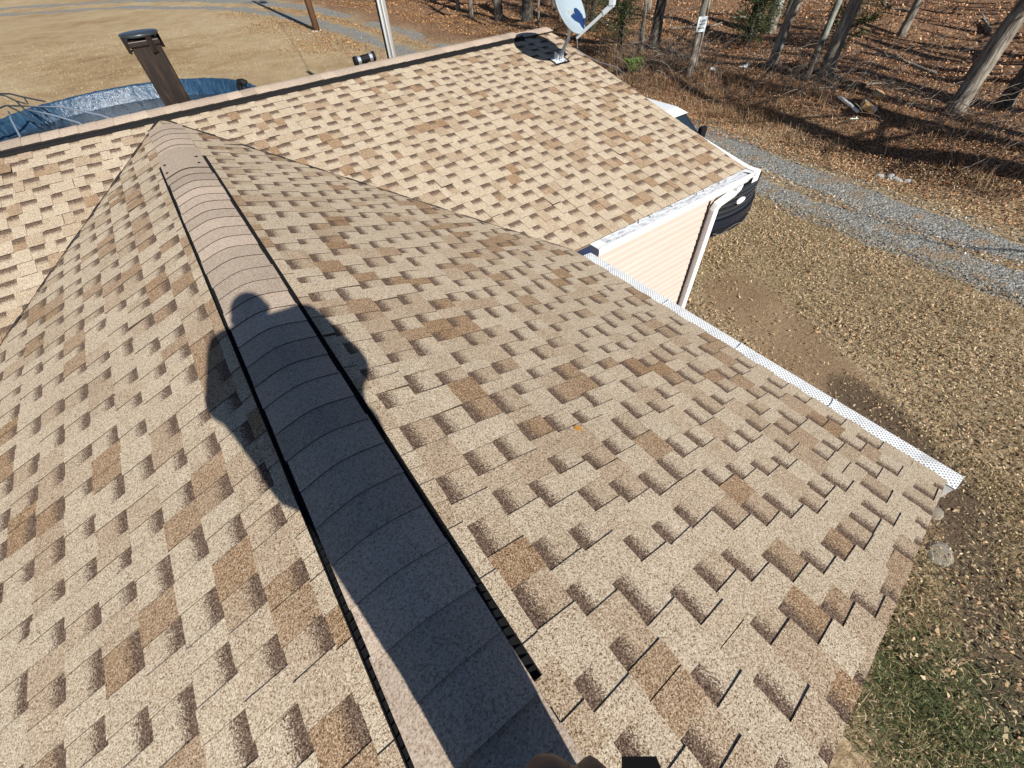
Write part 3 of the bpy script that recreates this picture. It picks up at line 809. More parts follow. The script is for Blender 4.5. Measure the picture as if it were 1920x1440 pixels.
b = MB(); loft(b, [[T(-.745, 1.88, 1.79), T(-.745, 3.46, 1.79), T(.745, 3.46, 1.79), T(.745, 1.88, 1.79)], [T(-.64, 2.06, 1.865), T(-.64, 3.32, 1.865), T(.64, 3.32, 1.865), T(.64, 2.06, 1.865)]])
part(b, 'roof', M['paint'], truck, bevel=.03)
b = MB()
def cp(x, s_, z):  # windscreen plane
    t = (z-1.28)/.52; return T(x*(1-.19*t), 1.34+.60*t-.012, z)
b.face([cp(-.82, 0, 1.33), cp(.82, 0, 1.33), cp(.82, 0, 1.76), cp(-.82, 0, 1.76)])
part(b, 'windscreen', M['glass'], truck)
for sx in (-1, 1):
    b = MB()
    def sp(y, z): t = (z-1.28)/.52; return T(sx*(.90-.17*t+.006), y+.0*t, z)
    b.face([sp(1.75, 1.36), sp(2.55, 1.36), sp(2.55, 1.74), sp(2.06, 1.74)]); b.face([sp(2.62, 1.36), sp(3.45, 1.36), sp(3.36, 1.74), sp(2.62, 1.74)])
    part(b, 'side_window', M['glass'], truck)
    b = MB(); b.box(T(sx*1.10, 1.72, 1.42), (.17, .10, .22)); b.box(T(sx*.99, 1.74, 1.34), (.16, .05, .05))
    part(b, 'door_mirror', M['black'], truck, bevel=.03)
    for yy in (.98, 4.65):
        wt = MB(); Mx = Matrix.Rotation(R(90), 3, 'Y')
        wt.lathe([(.22, -.12), (.37, -.12), (.40, -.08), (.40, .08), (.37, .12), (.22, .12)], T(sx*.90, yy, .3774), 28, M=Mx)
        ty = part(wt, 'wheel', M['rubber'], truck)
        wr = MB(); wr.lathe([(0, .10*sx), (.10, .10*sx), (.12, .06*sx), (.22, .09*sx), (.235, .115*sx)], T(sx*.90, yy, .3774), 20, M=Mx); part(wr, 'rim', M['steel'], ty)
    b = MB()
    rows = [[T(sx*x, .03+bowed(x)+d, z) for x, d in ((.70, 0), (.82, .0), (.93, .03), (.98, .12))] for z in (.92, 1.22)]
    b.grid(rows); b.face([rows[0][0], rows[0][3], T(sx*.7, .5, .92)]); b.face([rows[1][0], rows[1][3], T(sx*.7, .5, 1.22)])
    part(b, 'headlight', simple('smoked_lens', (.03, .032, .04), .1, .1, 9, 0, .8), truck)
def bow_panel(mb, x0, x1, z0, z1, off, dep=.05, n=14):
    rows = []
    for (dz, dy_) in ((z0, dep), (z0, 0), (z1, 0), (z1, dep)):
        rows.append([T(x0+(x1-x0)*i/n, bowed(x0+(x1-x0)*i/n)+off+dy_, dz) for i in range(n+1)])
    mb.grid(rows)
b = MB(); bow_panel(b, -.69, .69, .86, 1.26, .03, .12); gr = part(b, 'grille', M['black'], truck)
b = MB()
for z in (.895, .985, 1.075, 1.165, 1.245): bow_panel(b, -.68, .68, z-.019, z+.019, -.012, .05)
bow_panel(b, -.72, -.66, .86, 1.27, -.014, .06, 2); bow_panel(b, .66, .72, .86, 1.27, -.014, .06, 2)
part(b, 'grille_bar', simple('slate_grille', (.030, .034, .042), .4, .1, 6), gr)
b = MB(); pts = [T(.115*math.cos(a), -.026, 1.075+.048*math.sin(a)) for a in np.linspace(0, 2*math.pi, 29)[:-1]]
b.face(pts); pb = [p+Vector((0, .02, 0)) for p in pts]
for i in range(28): b.face([pts[i], pts[(i+1) % 28], pb[(i+1) % 28], pb[i]])
part(b, 'emblem', simple('emblem_white', (.85, .86, .88), .25), gr)
b = MB(); bow_panel(b, -.97, .97, .68, .86, -.05, .25, 18); bow_panel(b, -.93, .93, .57, .68, -.02, .22, 18)
bp = part(b, 'bumper', M['navy'], truck, smooth=False)
b = MB(); bow_panel(b, -.48, .48, .61, .70, -.060, .01, 10); bow_panel(b, .56, .82, .62, .72, -.060, .01, 5); bow_panel(b, -.82, -.56, .62, .72, -.060, .01, 5)
part(b, 'air_intake', M['black'], bp)
b = MB(); b.tube([T(x, bowed(x)-.064, .60+.07*abs(math.cos(x*5))) for x in np.linspace(-.5, .5, 25)], .004, 5)
part(b, 'chrome_trim', M['steel'], bp)

# ------------------------------------------------------------------ pool behind the house
PX, PY, PR = -1.05, 16.55, 3.6
pool = empty('above_ground_pool', (PX, PY, G), 'round above ground pool lined with blue tarpaulin behind the roof ridge', 'pool')
PZ = 1.30
kt = NT('blue_tarp'); co = kt.coord(); n = kt.noise(kt.scalevec(co, (3, 3, 1)), 4, 5, .65)
n2 = kt.noise(co, 1.2, 3)
c = kt.ramp(n, [(.3, (.010, .028, .065)), (.5, (.018, .052, .105)), (.68, (.045, .105, .155))])
kt.bump(n, .6, .05); M['tarp'] = kt.out(c, .28, .6)
kw = NT('murky_cover'); co = kw.coord(); n = kw.noise(co, .9, 5, .6); n2 = kw.noise(co, 7, 4, .6)
c = kw.ramp(n, [(.35, (.018, .025, .034)), (.5, (.034, .044, .056)), (.65, (.028, .055, .095))])
kw.bump(n2, .25, .02); M['murk'] = kw.out(c, .22, .6)
def ring(prof, k=96, wr=.0, seed=1, name='wall', mat=None, parent=pool):
    r_ = random.Random(seed); mb = MB(); ph = [r_.uniform(-1, 1) for _ in range(k)]
    rows = []
    for i, (rr, z) in enumerate(prof):
        row = []
        for j in range(k):
            a = 2*math.pi*j/k; q = rr+wr*ph[j]*(1+.6*math.sin(i*1.9+j)); 
            row.append((PX+q*math.cos(a), PY+q*math.sin(a), G+z+wr*.7*ph[(j*7) % k]))
        rows.append(row)
    mb.grid(rows, (0, 0, 0), True)
    return part(mb, name, mat, parent, smooth=True)
ring([(PR+.03, 0), (PR+.05, .5), (PR+.04, 1.0), (PR+.02, PZ)], 120, .012, 2, 'wall', M['tarp'])
ring([(PR+.06, PZ-.10), (PR+.07, PZ), (PR+.03, PZ+.035), (PR-.02, PZ+.02), (PR-.04, PZ-.05)], 180, .014, 3, 'rim', M['tarp'])
ring([(PR-.03, PZ), (PR-.06, PZ-.12), (PR-.10, PZ-.26), (PR-.16, PZ-.42)], 200, .018, 4, 'liner', M['tarp'])
ring([(PR-.04, PZ-.36), (2.6, PZ-.38), (1.4, PZ-.385), (.3, PZ-.39), (.001, PZ-.39)], 64, 0, 5, 'pool_cover', M['murk'])

# bent canopy tubes lying over the pool
fr = empty('canopy_frame', (-2.9, 18.1, G+PZ), 'collapsed frame of thin bent tubes lying across the pool edge', 'frame')
lt = simple('silver_tube', (.42, .48, .55), .35, .1, 5, .5); dt = simple('dark_tube', (.03, .035, .04), .45)
zt = -1.70
for nm, mt, rad, pts in (('tube', lt, .022, [(-2.75, 17.82), (-2.02, 16.87), (-1.21, 15.14), (-.9, 14.3)]), ('tube', lt, .022, [(-2.89, 17.66), (-2.24, 16.24), (-1.71, 14.96), (-1.5, 14.2)]),
                         ('tube', lt, .02, [(-3.22, 17.76), (-3.07, 16.54), (-2.85, 14.99), (-2.75, 14.2)]), ('tube', dt, .02, [(-3.26, 18.41), (-2.8, 16.81), (-2.41, 15.27), (-2.35, 14.91), (-2.3, 14.3)]),
                         ('tube', dt, .022, [(-4.2, 20.6), (-3.64, 20.24), (-3.3, 19.95), (-2.96, 19.3), (-2.48, 18.31)]), ('tube', dt, .02, [(-4.1, 20.6), (-3.63, 20.16), (-3.39, 19.75), (-3.14, 19.01), (-2.92, 17.87)]),
                         ('tube', dt, .018, [(-2.96, 19.23), (-2.8, 18.06)]), ('tube', dt, .02, [(-4.1, 17.4), (-3.49, 18.1), (-3.31, 18.46), (-3.08, 18.36), (-2.83, 18.09)]), ('tube', dt, .018, [(-3.08, 18.81), (-2.85, 18.11)])):
    tb = MB(); tb.tube([(x, y, zt+.03*math.sin(i*1.3)) for i, (x, y) in enumerate(pts)], rad, 8); part(tb, nm, mt, fr, smooth=True)

# ------------------------------------------------------------------ poles
P1 = Vector((9.85, 33.75, G))
pole = empty('utility_pole', P1, 'brown wooden utility pole at the bend of the gravel drive', 'utility pole')
kp = NT('creosote_wood'); co = kp.coord(); n = kp.noise(kp.scalevec(co, (10, 10, .6)), 3, 5, .6)
kp.bump(n, .5, .02); M['polewood'] = kp.out(kp.ramp(n, [(.3, (.09, .045, .025)), (.55, (.20, .105, .06)), (.75, (.30, .17, .105))]), .85, .2)
b = MB(); b.tube([P1+Vector((0, 0, -.1)), P1+Vector((0, 0, 4)), P1+Vector((.02, 0, 8.5)), P1+Vector((.03, 0, 13.2))], [.19, .175, .155, .13], 16)
part(b, 'pole', M['polewood'], pole, smooth=True)
b = MB(); b.lathe([(0, 0), (.25, .02), (.27, .1), (.27, .85), (.24, .93), (0, .96)], P1+Vector((.52, .0, 11.4)), 20); b.box(P1+Vector((.2, 0, 11.8)), (.3, .1, .1))
part(b, 'transformer', M['greymetal'], pole)
b = MB(); b.box(P1+Vector((.03, -.15, 12.9)), (2.2, .1, .12)); part(b, 'crossarm', M['polewood'], pole)
b = MB()
for j in range(14):
    a = j*1.3; b.lathe([(0, .05), (.05+.03*math.sin(j), .03), (.07, 0)], P1+Vector((.23*math.cos(a), .23*math.sin(a)-.02, 0)), 6)
part(b, 'base_stones', simple('pale_stone', (.45, .40, .35), .9, .2, 12), pole)
P2 = Vector((5.6, 13.0, zgf(5.6, 13.0)))
pole2 = empty('service_pole', P2, 'weathered grey service pole with conduits and a cable loop just behind the ridge', 'utility pole')
kp = NT('weathered_pole'); co = kp.coord(); n = kp.noise(kp.scalevec(co, (14, 14, .5)), 3, 5, .6)
kp.bump(n, .4, .015); M['greywood'] = kp.out(kp.ramp(n, [(.3, (.19, .18, .16)), (.55, (.36, .34, .31)), (.75, (.48, .465, .44))]), .85, .2)
b = MB(); b.tube([P2+Vector((0, 0, -.1)), P2+Vector((0, 0, 3)), P2+Vector((0, 0, 7.6))], [.115, .11, .095], 16); part(b, 'pole', M['greywood'], pole2, smooth=True)
b = MB()
for a, rr in ((R(215), .028), (R(255), .024)):
    d = Vector((math.cos(a), math.sin(a), 0)); b.tube([P2+d*.135+Vector((0, 0, .2)), P2+d*.125+Vector((0, 0, 6.6))], rr, 10)
part(b, 'conduit', simple('grey_conduit', (.55, .57, .58), .45, .05, 4), pole2, smooth=True)
b = MB(); d = Vector((math.cos(R(178)), math.sin(R(178)), 0)); b.tube([P2+d*.13+Vector((0, 0, .2)), P2+d*.12+Vector((0, 0, 6.6))], .02, 8)
part(b, 'power_cable', M['black'], pole2)
b = MB(); o = P2+Vector((.12, -.12, 3.75)); rr_ = RGT
b.tube([o+Vector((.0, 0, .25)), o+Vector((.11, -.03, .16)), o+Vector((.15, -.05, .02)), o+Vector((.11, -.04, -.10)), o+Vector((.02, 0, -.14)), o+Vector((-.04, .02, -.08)), o+Vector((-.03, 0, .25)), o+Vector((.0, 0, .9))], .010, 7)
b.tube([o+Vector((-.03, 0, .7)), o+Vector((-.01, -.01, 0)), o+Vector((.03, 0, -.2)), o+Vector((.02, 0, -.5))], .009, 7)
part(b, 'cable_loop', simple('pale_cable', (.6, .62, .63), .5), pole2, smooth=True)
b = MB(); A = P1+Vector((.1, 0, 10.6)); B = P2+Vector((0, 0, 7.4))
b.tube([A.lerp(B, t)-Vector((0, 0, 1.1*4*t*(1-t))) for t in np.linspace(0, 1, 24)], .014, 5)
tag(b.build('power_line', M['black']), 'thin overhead wire strung from the brown pole to the grey pole', 'wire')

# ------------------------------------------------------------------ trees
def wander(p0, d, L, n, amp, r, up=0.0):
    pts = [Vector(p0)]; d = Vector(d).normalized()
    for i in range(n):
        d = (d+Vector((r.gauss(0, amp), r.gauss(0, amp), r.gauss(0, amp)+up))).normalized()
        pts.append(pts[-1]+d*(L/n))
    return pts
def tree(name, label, cat, x, y, r0, h, seed, bark='bark', lean=(0, 0), nb=14, low=2.2, group=None, leaves=None, fork=None):
    r = random.Random(seed); base = Vector((x, y, zgf(x, y)))
    t = empty(name, base, label, cat, group)
    mb = MB(); n = 12; pts = []; rad = []
    ox, oy = 0, 0
    for i in range(n+1):
        f = i/n; ox += r.gauss(0, .06)*h/12*(i > 1); oy += r.gauss(0, .06)*h/12*(i > 1)
        pts.append(base+Vector((ox+lean[0]*f*h, oy+lean[1]*f*h, f*h-.1*(i == 0))))
        rad.append(r0*((1-f)**.8*.85+.06)+(r0*.45 if i == 0 else 0))
    pts.insert(1, pts[0].lerp(pts[1], .25)); rad.insert(1, r0*.98)
    mb.tube(pts, rad, 10)
    if fork:
        fp = wander(pts[1], (fork[0], fork[1], 1), h*.75, 8, .05, r); mb.tube(fp, [r0*.62*(1-.85*i/8) for i in range(9)], 8)
    part(mb, 'trunk', M[bark], t, smooth=True)
    cb_ = MB(); lm = MB()
    for i in range(nb):
        f = low/h+(1-low/h)*((i+r.random())/nb)**.9*.97
        k = min(int(f*n)+1, n); p = pts[k].lerp(pts[min(k+1, n+1)], r.random())
        a = r.uniform(0, 2*math.pi); L = (h*.30*(1-.55*f)+.4)*r.uniform(.6, 1.2)
        br_ = wander(p, (math.cos(a), math.sin(a), r.uniform(.1, .9)), L, 5, .17, r, .05)
        rb = max(.012, rad[k]*.42); cb_.tube(br_, [rb*(1-.8*j/5) for j in range(6)], 5, cap=False)
        for s_ in range(5):
            q = br_[r.randint(1, 5)]; a2 = a+r.uniform(-1.2, 1.2)
            tw_ = wander(q, (math.cos(a2), math.sin(a2), r.uniform(-.2, .8)), L*r.uniform(.25, .5), 3, .25, r)
            cb_.tube(tw_, [rb*.35, rb*.25, rb*.16, .003], 3, cap=False)
            if leaves:
                for _ in range(leaves):
                    c_ = tw_[r.randint(1, 3)]+Vector((r.gauss(0, .1), r.gauss(0, .1), r.gauss(0, .1))); v1 = Vector((r.gauss(0, 1), r.gauss(0, 1), r.gauss(0, 1))).normalized()*.06; v2 = v1.orthogonal().normalized()*.035
                    q_ = r.random(); lm.face([c_-v1, c_+v2, c_+v1, c_-v2], (.30+.12*q_, .14+.07*q_, .05+.03*q_))
    crown = part(cb_, 'crown', M['twig'], t)
    if leaves: part(lm, 'dead_leaves', M['leaf'], crown)
    return t

tree('bare_tree', 'slim grey trunk carrying the white arrow sign at the wood edge', 'tree', 14.44, 9.91, .115, 9.5, 1, low=3.2)
tree('sapling', 'thin pale leaning sapling beside the trunk with the white sign', 'sapling', 14.62, 9.86, .045, 5, 2, lean=(.05, .10), low=1.8, nb=8)
tree('bare_tree', 'thick pale lit trunk behind the low dark evergreen bush', 'tree', 20.97, 11.22, .25, 14, 3, low=4)
tree('bare_tree', 'dark shaded trunk rising straight out of the low evergreen bush', 'tree', 19.9, 11.3, .25, 14, 4, 'bark_dark', low=4)
tree('bare_tree', 'dark grey trunk with mottled bark right of the low evergreen bush', 'tree', 16.01, 8.1, .15, 11, 5, low=2.6, lean=(.02, -.01))
tree('bare_tree', 'broad rough trunk with flared foot in the middle of the leafy bank top', 'tree', 16.16, 6.53, .19, 12, 6, low=2.0, nb=18, lean=(-.01, .01))
tree('bare_tree', 'slender dark trunk leaning close beside the broad flared trunk', 'tree', 15.66, 6.77, .10, 9, 7, 'bark_dark', low=1.7, nb=16, lean=(.01, -.02))
tree('bare_tree', 'slim pale trunk standing alone deep in the brown leaves', 'tree', 23.03, 7.3, .14, 11, 8, low=3)
tree('bare_tree', 'large mottled grey trunk above the dark hollow of the bank', 'tree', 15.93, 3.07, .20, 13, 9, low=3.0)
tree('bare_tree', 'pale trunk standing just behind the large mottled trunk above the hollow', 'tree', 17.9, 3.55, .17, 12, 10, low=3)
tree('bare_tree', 'dark trunk nearest the right edge of the wooded bank', 'tree', 17.02, 2.44, .17, 12, 11, 'bark_dark', low=2.4)
tree('bare_tree', 'stout dark trunk right of the tall green cedar', 'tree', 16.28, 13.03, .22, 12, 12, 'bark_dark', low=3)
tree('bare_tree', 'crooked pale birch like trunk against the tall green cedar', 'tree', 15.2, 12.66, .07, 7, 13, low=2.0, lean=(-.06, .05))
tree('sapling', 'thin grey sapling in the briars at the foot of the tall cedar', 'sapling', 14.83, 12.51, .05, 5, 14, low=1.4)
tree('sapling', 'small pale sapling with orange leaves behind the roof corner', 'sapling', 17.2, 21.2, .07, 6, 15, low=.9, nb=12, leaves=9)
for i, (x, y, rr, lb) in enumerate(((17.29, 27.66, .14, 'thin lit trunk at the shaded wood edge beyond the orange leaves'), (18.19, 30.58, .12, 'thinnest pale trunk at the far wood edge beyond the drive'),
                                    (18.25, 26.22, .28, 'thick dark trunk in the deep shade beyond the roof ridge'), (18.89, 24.3, .32, 'thick dark trunk nearest the sapling with orange leaves'))):
    tree('bare_tree', lb, 'tree', x, y, rr, 13, 60+i, 'bark' if i < 2 else 'bark_dark', low=3)
r9 = random.Random(99); placed = []
EXPL = [(14.44, 9.91), (16.0, 8.1), (16.16, 6.5), (23, 7.3), (15.9, 3.1), (17.0, 2.4), (16.3, 13), (17.2, 21.2), (17.3, 27.7), (18.2, 30.6), (18.9, 24.3)]
while len(placed) < 44:
    x, y = r9.uniform(17.5, 48), r9.uniform(-16, 62)
    if y < 30 and x < 21 and y > 0: continue
    if any((x-a)**2+(y-b)**2 < 6 for a, b in placed+EXPL): continue
    if 0 < y < 16 and 20 < x < 33 and r9.random() < .8: continue
    if y > 38 and x < 22: x += 2
    placed.append((x, y))
    tree('bare_tree', 'bare grey tree deep in the leaf strewn woods', 'tree', x, y, r9.uniform(.10, .24), r9.uniform(10, 15), 100+len(placed), r9.choice(('bark', 'bark_dark')), low=r9.uniform(2.5, 4.5), nb=12, group='bare trees deep in the woods')
# trees on this side of the frame edge that throw the shadow bands across the woods floor
for i, (x, y) in enumerate(((14.6, -1.6), (16.6, -3.2), (19.4, -1.8), (22.4, -2.6), (17.8, -7.0), (14.2, -5.2), (25.5, -1.0), (13.5, -2.4), (15.3, -.9), (13.2, -6.4), (18.3, -4.4), (20.6, -5.5), (23.2, -7.0), (27.5, -4.0), (16.2, -8.5), (21.3, -.6), (28.5, .5), (24.4, -3.6), (30.5, -6.0))):
    tree('bare_tree', 'bare grey tree deep in the leaf strewn woods', 'tree', x, y, .18+.03*(i % 4), 11+(i % 3), 300+i, low=2.6, nb=7, group='bare trees deep in the woods')

def evergreen(name, label, x, y, h, rad, n, seed, conic=True, cols=((.030, .050, .018), (.075, .10, .035)), group=None):
    r = random.Random(seed); base = Vector((x, y, zgf(x, y))); t = empty(name, base, label, 'evergreen', group)
    b_ = MB(); b_.tube([base, base+Vector((.03, .02, h*.5)), base+Vector((0, 0, h*.97))], [rad*.08, rad*.05, .01], 8)
    fb_ = MB()
    nbr = int(n/55)
    for i in range(nbr):
        f = r.random()**.85; z = h*(.06+.92*f); a = r.uniform(0, 2*math.pi)
        R_ = rad*((1-f)**.8*.95+.08 if conic else math.sqrt(max(0, 1-(2*f-1)**2))+.1)*r.uniform(.65, 1.15)
        d = Vector((math.cos(a), math.sin(a), r.uniform(.0, .55)))
        p0 = base+Vector((0, 0, z)); tip = p0+d*R_
        b_.tube([p0, tip], [.012, .003], 3, cap=False)
        shade = r.random()
        for j in range(55):
            s_ = r.random()**.6; c = p0.lerp(tip, s_)+Vector((r.gauss(0, .07), r.gauss(0, .07), r.gauss(0, .06)))*(rad/.9)
            dd = (d+Vector((r.gauss(0, .6), r.gauss(0, .6), r.gauss(.1, .6)))).normalized()*r.uniform(.05, .12)
            sd = dd.cross(Vector((r.gauss(0, 1), r.gauss(0, 1), r.gauss(0, 1)))).normalized()*.016
            q = min(1, max(0, .55*shade+.45*r.random()))
            col = tuple(cols[0][m_]+(cols[1][m_]-cols[0][m_])*q for m_ in range(3))
            fb_.face([c-sd, c+sd, c+dd], col)
    part(b_, 'trunk', M['bark_dark'], t); part(fb_, 'crown', M['needle'], t)
evergreen('cedar_tree', 'tall dark green cedar behind the satellite dish', 14.9, 13.5, 5.2, 1.15, 15000, 5)
evergreen('evergreen_bush', 'low dark evergreen bush at the foot of the tall dark trunk', 19.3, 11.0, 1.7, .85, 5000, 6, False)
evergreen('evergreen_sprout', 'small bright green sprout among the briars below the cedar', 13.75, 11.75, .5, .28, 700, 7, False, ((.10, .16, .03), (.22, .32, .08)))
evergreen('evergreen_bush', 'dim green bush between the broad trunk and the lone pale trunk', 20.2, 8.0, 1.9, .8, 3500, 8, False, ((.03, .045, .015), (.07, .09, .03)))
evergreen('cedar_tree', 'low spreading cedar that shades the dark hollow of the bank', 14.4, -2.6, 3.6, 1.5, 7000, 51)
for i, (x, y) in enumerate(((18.0, 18.2), (20.3, 21.0), (19.8, 15.9), (22.2, 26.0), (21.0, 32.5))):
    evergreen('cedar_tree', 'tall dark cedar in the shaded wood beyond the roof corner', x, y, 6.0+.5*(i % 3), 1.6, 9000, 20+i, group='dark cedars beyond the roof corner')

# ------------------------------------------------------------------ sign
SG = Vector((14.44, 9.91, zgf(14.44, 9.91)))
ctr = SG+Vector((-.10, -.115, 1.28))
sgn = empty('sign', ctr, 'small white sign with a black left arrow nailed to a thin trunk', 'sign')
to = (CAM-ctr); to.z = 0; to.normalize()
n_ = (Vector((-.45, -.89, 0))).normalized(); sx_ = Vector((-n_.y, n_.x, 0)); sx_ = sx_ if sx_.dot(RGT) > 0 else -sx_
zz = Vector((0, 0, 1))
def sbox(mb, a, b_, w, h, off=.0, th=.004):
    c = ctr+sx_*a+zz*b_+n_*off
    q = [c-sx_*w/2-zz*h/2, c+sx_*w/2-zz*h/2, c+sx_*w/2+zz*h/2, c-sx_*w/2+zz*h/2]
    q2 = [p-n_*th for p in q]
    mb.face(q); mb.face(q2[::-1])
    for i in range(4): j = (i+1) % 4; mb.face([q[i], q[j], q2[j], q2[i]])
b = MB(); sbox(b, 0, 0, .29, .36, 0, .008); part(b, 'board', simple('sign_white', (.72, .77, .80), .5, .05), sgn)
b = MB(); rs = random.Random(3)
for i in range(6): sbox(b, -.075+.032*i, .085, .016 if i % 2 else .022, .042 if i != 2 else .052, .003, .002)
for i in range(9): sbox(b, -.095+.0235*i, .005, .015, .022, .003, .002)
part(b, 'lettering', simple('sign_blue_grey', (.12, .19, .26), .6), sgn)
b = MB(); sbox(b, .012, -.085, .16, .02, .004, .002)
p = ctr+n_*.004-zz*.085; b.face([p-sx_*.115, p-sx_*.062-zz*.026, p-sx_*.062+zz*.026])
part(b, 'arrow', M['black'], sgn)

# ------------------------------------------------------------------ litter on the bank
def at(x, y, dz=0): return Vector((x, y, zgf(x, y)+dz))
b = MB(); p0, p1 = at(14.62, 5.30, .16), at(14.42, 4.62, .12)
b.tube([p0, p0.lerp(p1, .5)+Vector((0, 0, .01)), p1], .035, 10)
tag(b.build('plastic_pipe', M['white'], smooth=True), 'white plastic pipe lying on the leafy bank beside the tan foam block', 'pipe')
b = MB(); M2 = Matrix.Rotation(.5, 3, 'Z') @ Matrix.Rotation(.35, 3, 'X')
b.lathe([(0, .05), (.17, .05), (.20, 0), (.17, -.05), (0, -.05)], at(14.98, 4.55, .24), 20, M=M2 @ Matrix.Diagonal((1.5, .8, 1)))
b.box(at(14.62, 4.52, .14), (.42, .36, .14), M2)
kf = NT('stained_foam'); co = kf.coord(); n = kf.noise(co, 5, 4, .6)
tag(b.build('foam_block', kf.out(kf.ramp(n, [(.35, (.40, .20, .08)), (.5, (.55, .38, .18)), (.62, (.62, .56, .46))]), .9, .1), bevel=.03), 'torn tan foam block with a whitish rounded top lying on the bank', 'foam block')
b = MB(); M3 = Matrix.Rotation(.9, 3, 'Z') @ Matrix.Rotation(.6, 3, 'Y'); b.box(at(14.20, 4.62, .10), (.24, .20, .015), M3); b.box(at(14.22, 4.58, .13), (.2, .03, .03), M3)
tag(b.build('plastic_scrap', simple('pale_green_plastic', (.50, .62, .56), .5)), 'pale green broken plastic scrap below the white pipe on the bank', 'litter')
for (x, y, s, lb) in ((14.85, 9.31, .10, 'crumpled white scrap on the ground right of the sign trunk'), (15.64, 8.68, .11, 'pale crumpled scrap in the leaves in front of the evergreen bush')):
    b = MB(); rr = random.Random(int(x*10)); pts_ = [at(x, y, .05)+Vector((rr.gauss(0, s), rr.gauss(0, s), rr.uniform(-.03, s))) for _ in range(9)]
    for i in range(7): b.face([pts_[i], pts_[i+1], pts_[i+2]])
    tag(b.build('litter', simple('paper_white', (.68, .72, .76), .6)), lb, 'litter')
b = MB(); rr = random.Random(4)
for i in range(7):
    b.lathe([(0, .07), (.07, .05), (.10, 0)], at(12.75+rr.gauss(0, .12), 2.75+rr.gauss(0, .18), 0), 6, M=Matrix.Rotation(rr.random()*3, 3, 'Z') @ Matrix.Diagonal((1.2, .7, .6+rr.random()*.5)))
tag(b.build('rock_pile', simple('pale_rock', (.38, .38, .37), .9, .3, 9)), 'few pale rocks at the foot of the bank beside the gravel', 'rocks')
b = MB()
for (x, y, rr_) in ((4.30, -1.35, .17), (4.75, -1.15, .10)):
    b.lathe([(0, .025), (rr_*.7, .02), (rr_, 0)], at(x, y, .002), 9, M=Matrix.Diagonal((1, .7, 1)))
    tag(b.build('flat_stone', simple('pale_flat_stone', (.25, .22, .175), .9, .2, 6)), 'larger flat pale stone sunk in the yard grass' if rr_ > .15 else 'smaller flat pale stone sunk in the yard by the first', 'stone'); b = MB()
for i, (x, y, L, a, rr_, lb) in enumerate(((18.6, 14.2, 2.6, -.3, .05, 'pale fallen branch behind the stout dark trunk'), (24.5, 5.2, 1.8, .5, .07, 'pale broken log deep in the leaves near the right edge'), (18.8, 4.6, 3.2, 1.2, .05, 'long fallen stick behind the large mottled trunk'),
                                           (21.5, 13.4, 3.0, -.6, .05, 'fallen stick between the cedar and the pale lit trunk'), (26.5, 8.5, 3.4, .8, .06, 'far fallen branch beyond the lone pale trunk'), (16.8, 4.9, 2.2, 2.2, .035, 'crooked fallen stick right of the broad flared trunk'))):
    r = random.Random(i); p = at(x, y, rr_); pts_ = wander(p, (math.cos(a), math.sin(a), 0), L, 6, .10, r); pts_ = [Vector((q.x, q.y, zgf(q.x, q.y)+rr_*1.3)) for q in pts_]
    b = MB(); b.tube(pts_, [rr_*(1-.09*k) for k in range(7)], 7)
    for k in (2, 4): b.tube(wander(pts_[k], (math.cos(a+.8), math.sin(a+.8), .4), L*.25, 3, .2, r), [rr_*.5, rr_*.35, rr_*.2, .004], 4)
    tag(b.build('fallen_branch', M['bark'], smooth=True), lb, 'branch')

# ------------------------------------------------------------------ leaf litter, grass, brush (uncountable)
def quads(name, x, y, size, palette, seed, tilt=.55, dz=.012, asp=.62):
    r = np.random.default_rng(seed); n = len(x); z = zg(x, y)+dz+r.random(n)*.02
    yaw = r.random(n)*2*np.pi
    t1 = r.normal(0, tilt, n); t2 = r.normal(0, tilt, n)
    a = np.stack([np.cos(yaw), np.sin(yaw), np.tan(np.clip(t1, -1, 1))*.8], 1); a /= np.linalg.norm(a, axis=1)[:, None]
    b = np.stack([-np.sin(yaw), np.cos(yaw), np.tan(np.clip(t2, -1, 1))*.8], 1); b /= np.linalg.norm(b, axis=1)[:, None]
    s = (size*(.6+.8*r.random(n)))[:, None]
    c = np.stack([x, y, z], 1)+np.array([0, 0, .35])*s*np.abs(np.tan(np.clip(t1, -1, 1)))[:, None]*.8
    curl = (r.random(n)*.5)[:, None]*s*np.array([0, 0, 1.0])
    V = np.stack([c-a*s, c+b*s*asp+curl, c+a*s, c-b*s*asp+curl], 1).reshape(-1, 3)
    F = np.arange(4*n).reshape(-1, 4)
    pal = np.array(palette); col = pal[r.integers(0, len(pal), n)]*(.72+.56*r.random(n))[:, None]
    return V, F, col
def mesh_np(name, V, F, col, mat, kind='stuff'):
    me = bpy.data.meshes.new(name); n, k = F.shape
    me.vertices.add(len(V)); me.vertices.foreach_set('co', V.astype(np.float32).ravel())
    me.loops.add(n*k); me.loops.foreach_set('vertex_index', F.astype(np.int32).ravel())
    me.polygons.add(n); me.polygons.foreach_set('loop_start', (np.arange(n)*k).astype(np.int32)); me.polygons.foreach_set('loop_total', np.full(n, k, np.int32))
    a = me.attributes.new('tint', 'FLOAT_COLOR', 'FACE'); a.data.foreach_set('color', np.concatenate([col, np.ones((n, 1))], 1).astype(np.float32).ravel())
    me.update(calc_edges=True); me.validate()
    me.materials.append(mat); o = bpy.data.objects.new(name, me); COL.objects.link(o); o['kind'] = kind
    return o
PAL_Y = [(.47, .345, .205), (.57, .44, .285), (.37, .25, .14), (.53, .41, .265), (.25, .155, .088), (.50, .33, .185), (.42, .34, .20)]
PAL_W = [(.48, .24, .115), (.54, .32, .175), (.32, .155, .08), (.62, .43, .27), (.40, .195, .09), (.20, .105, .06)]
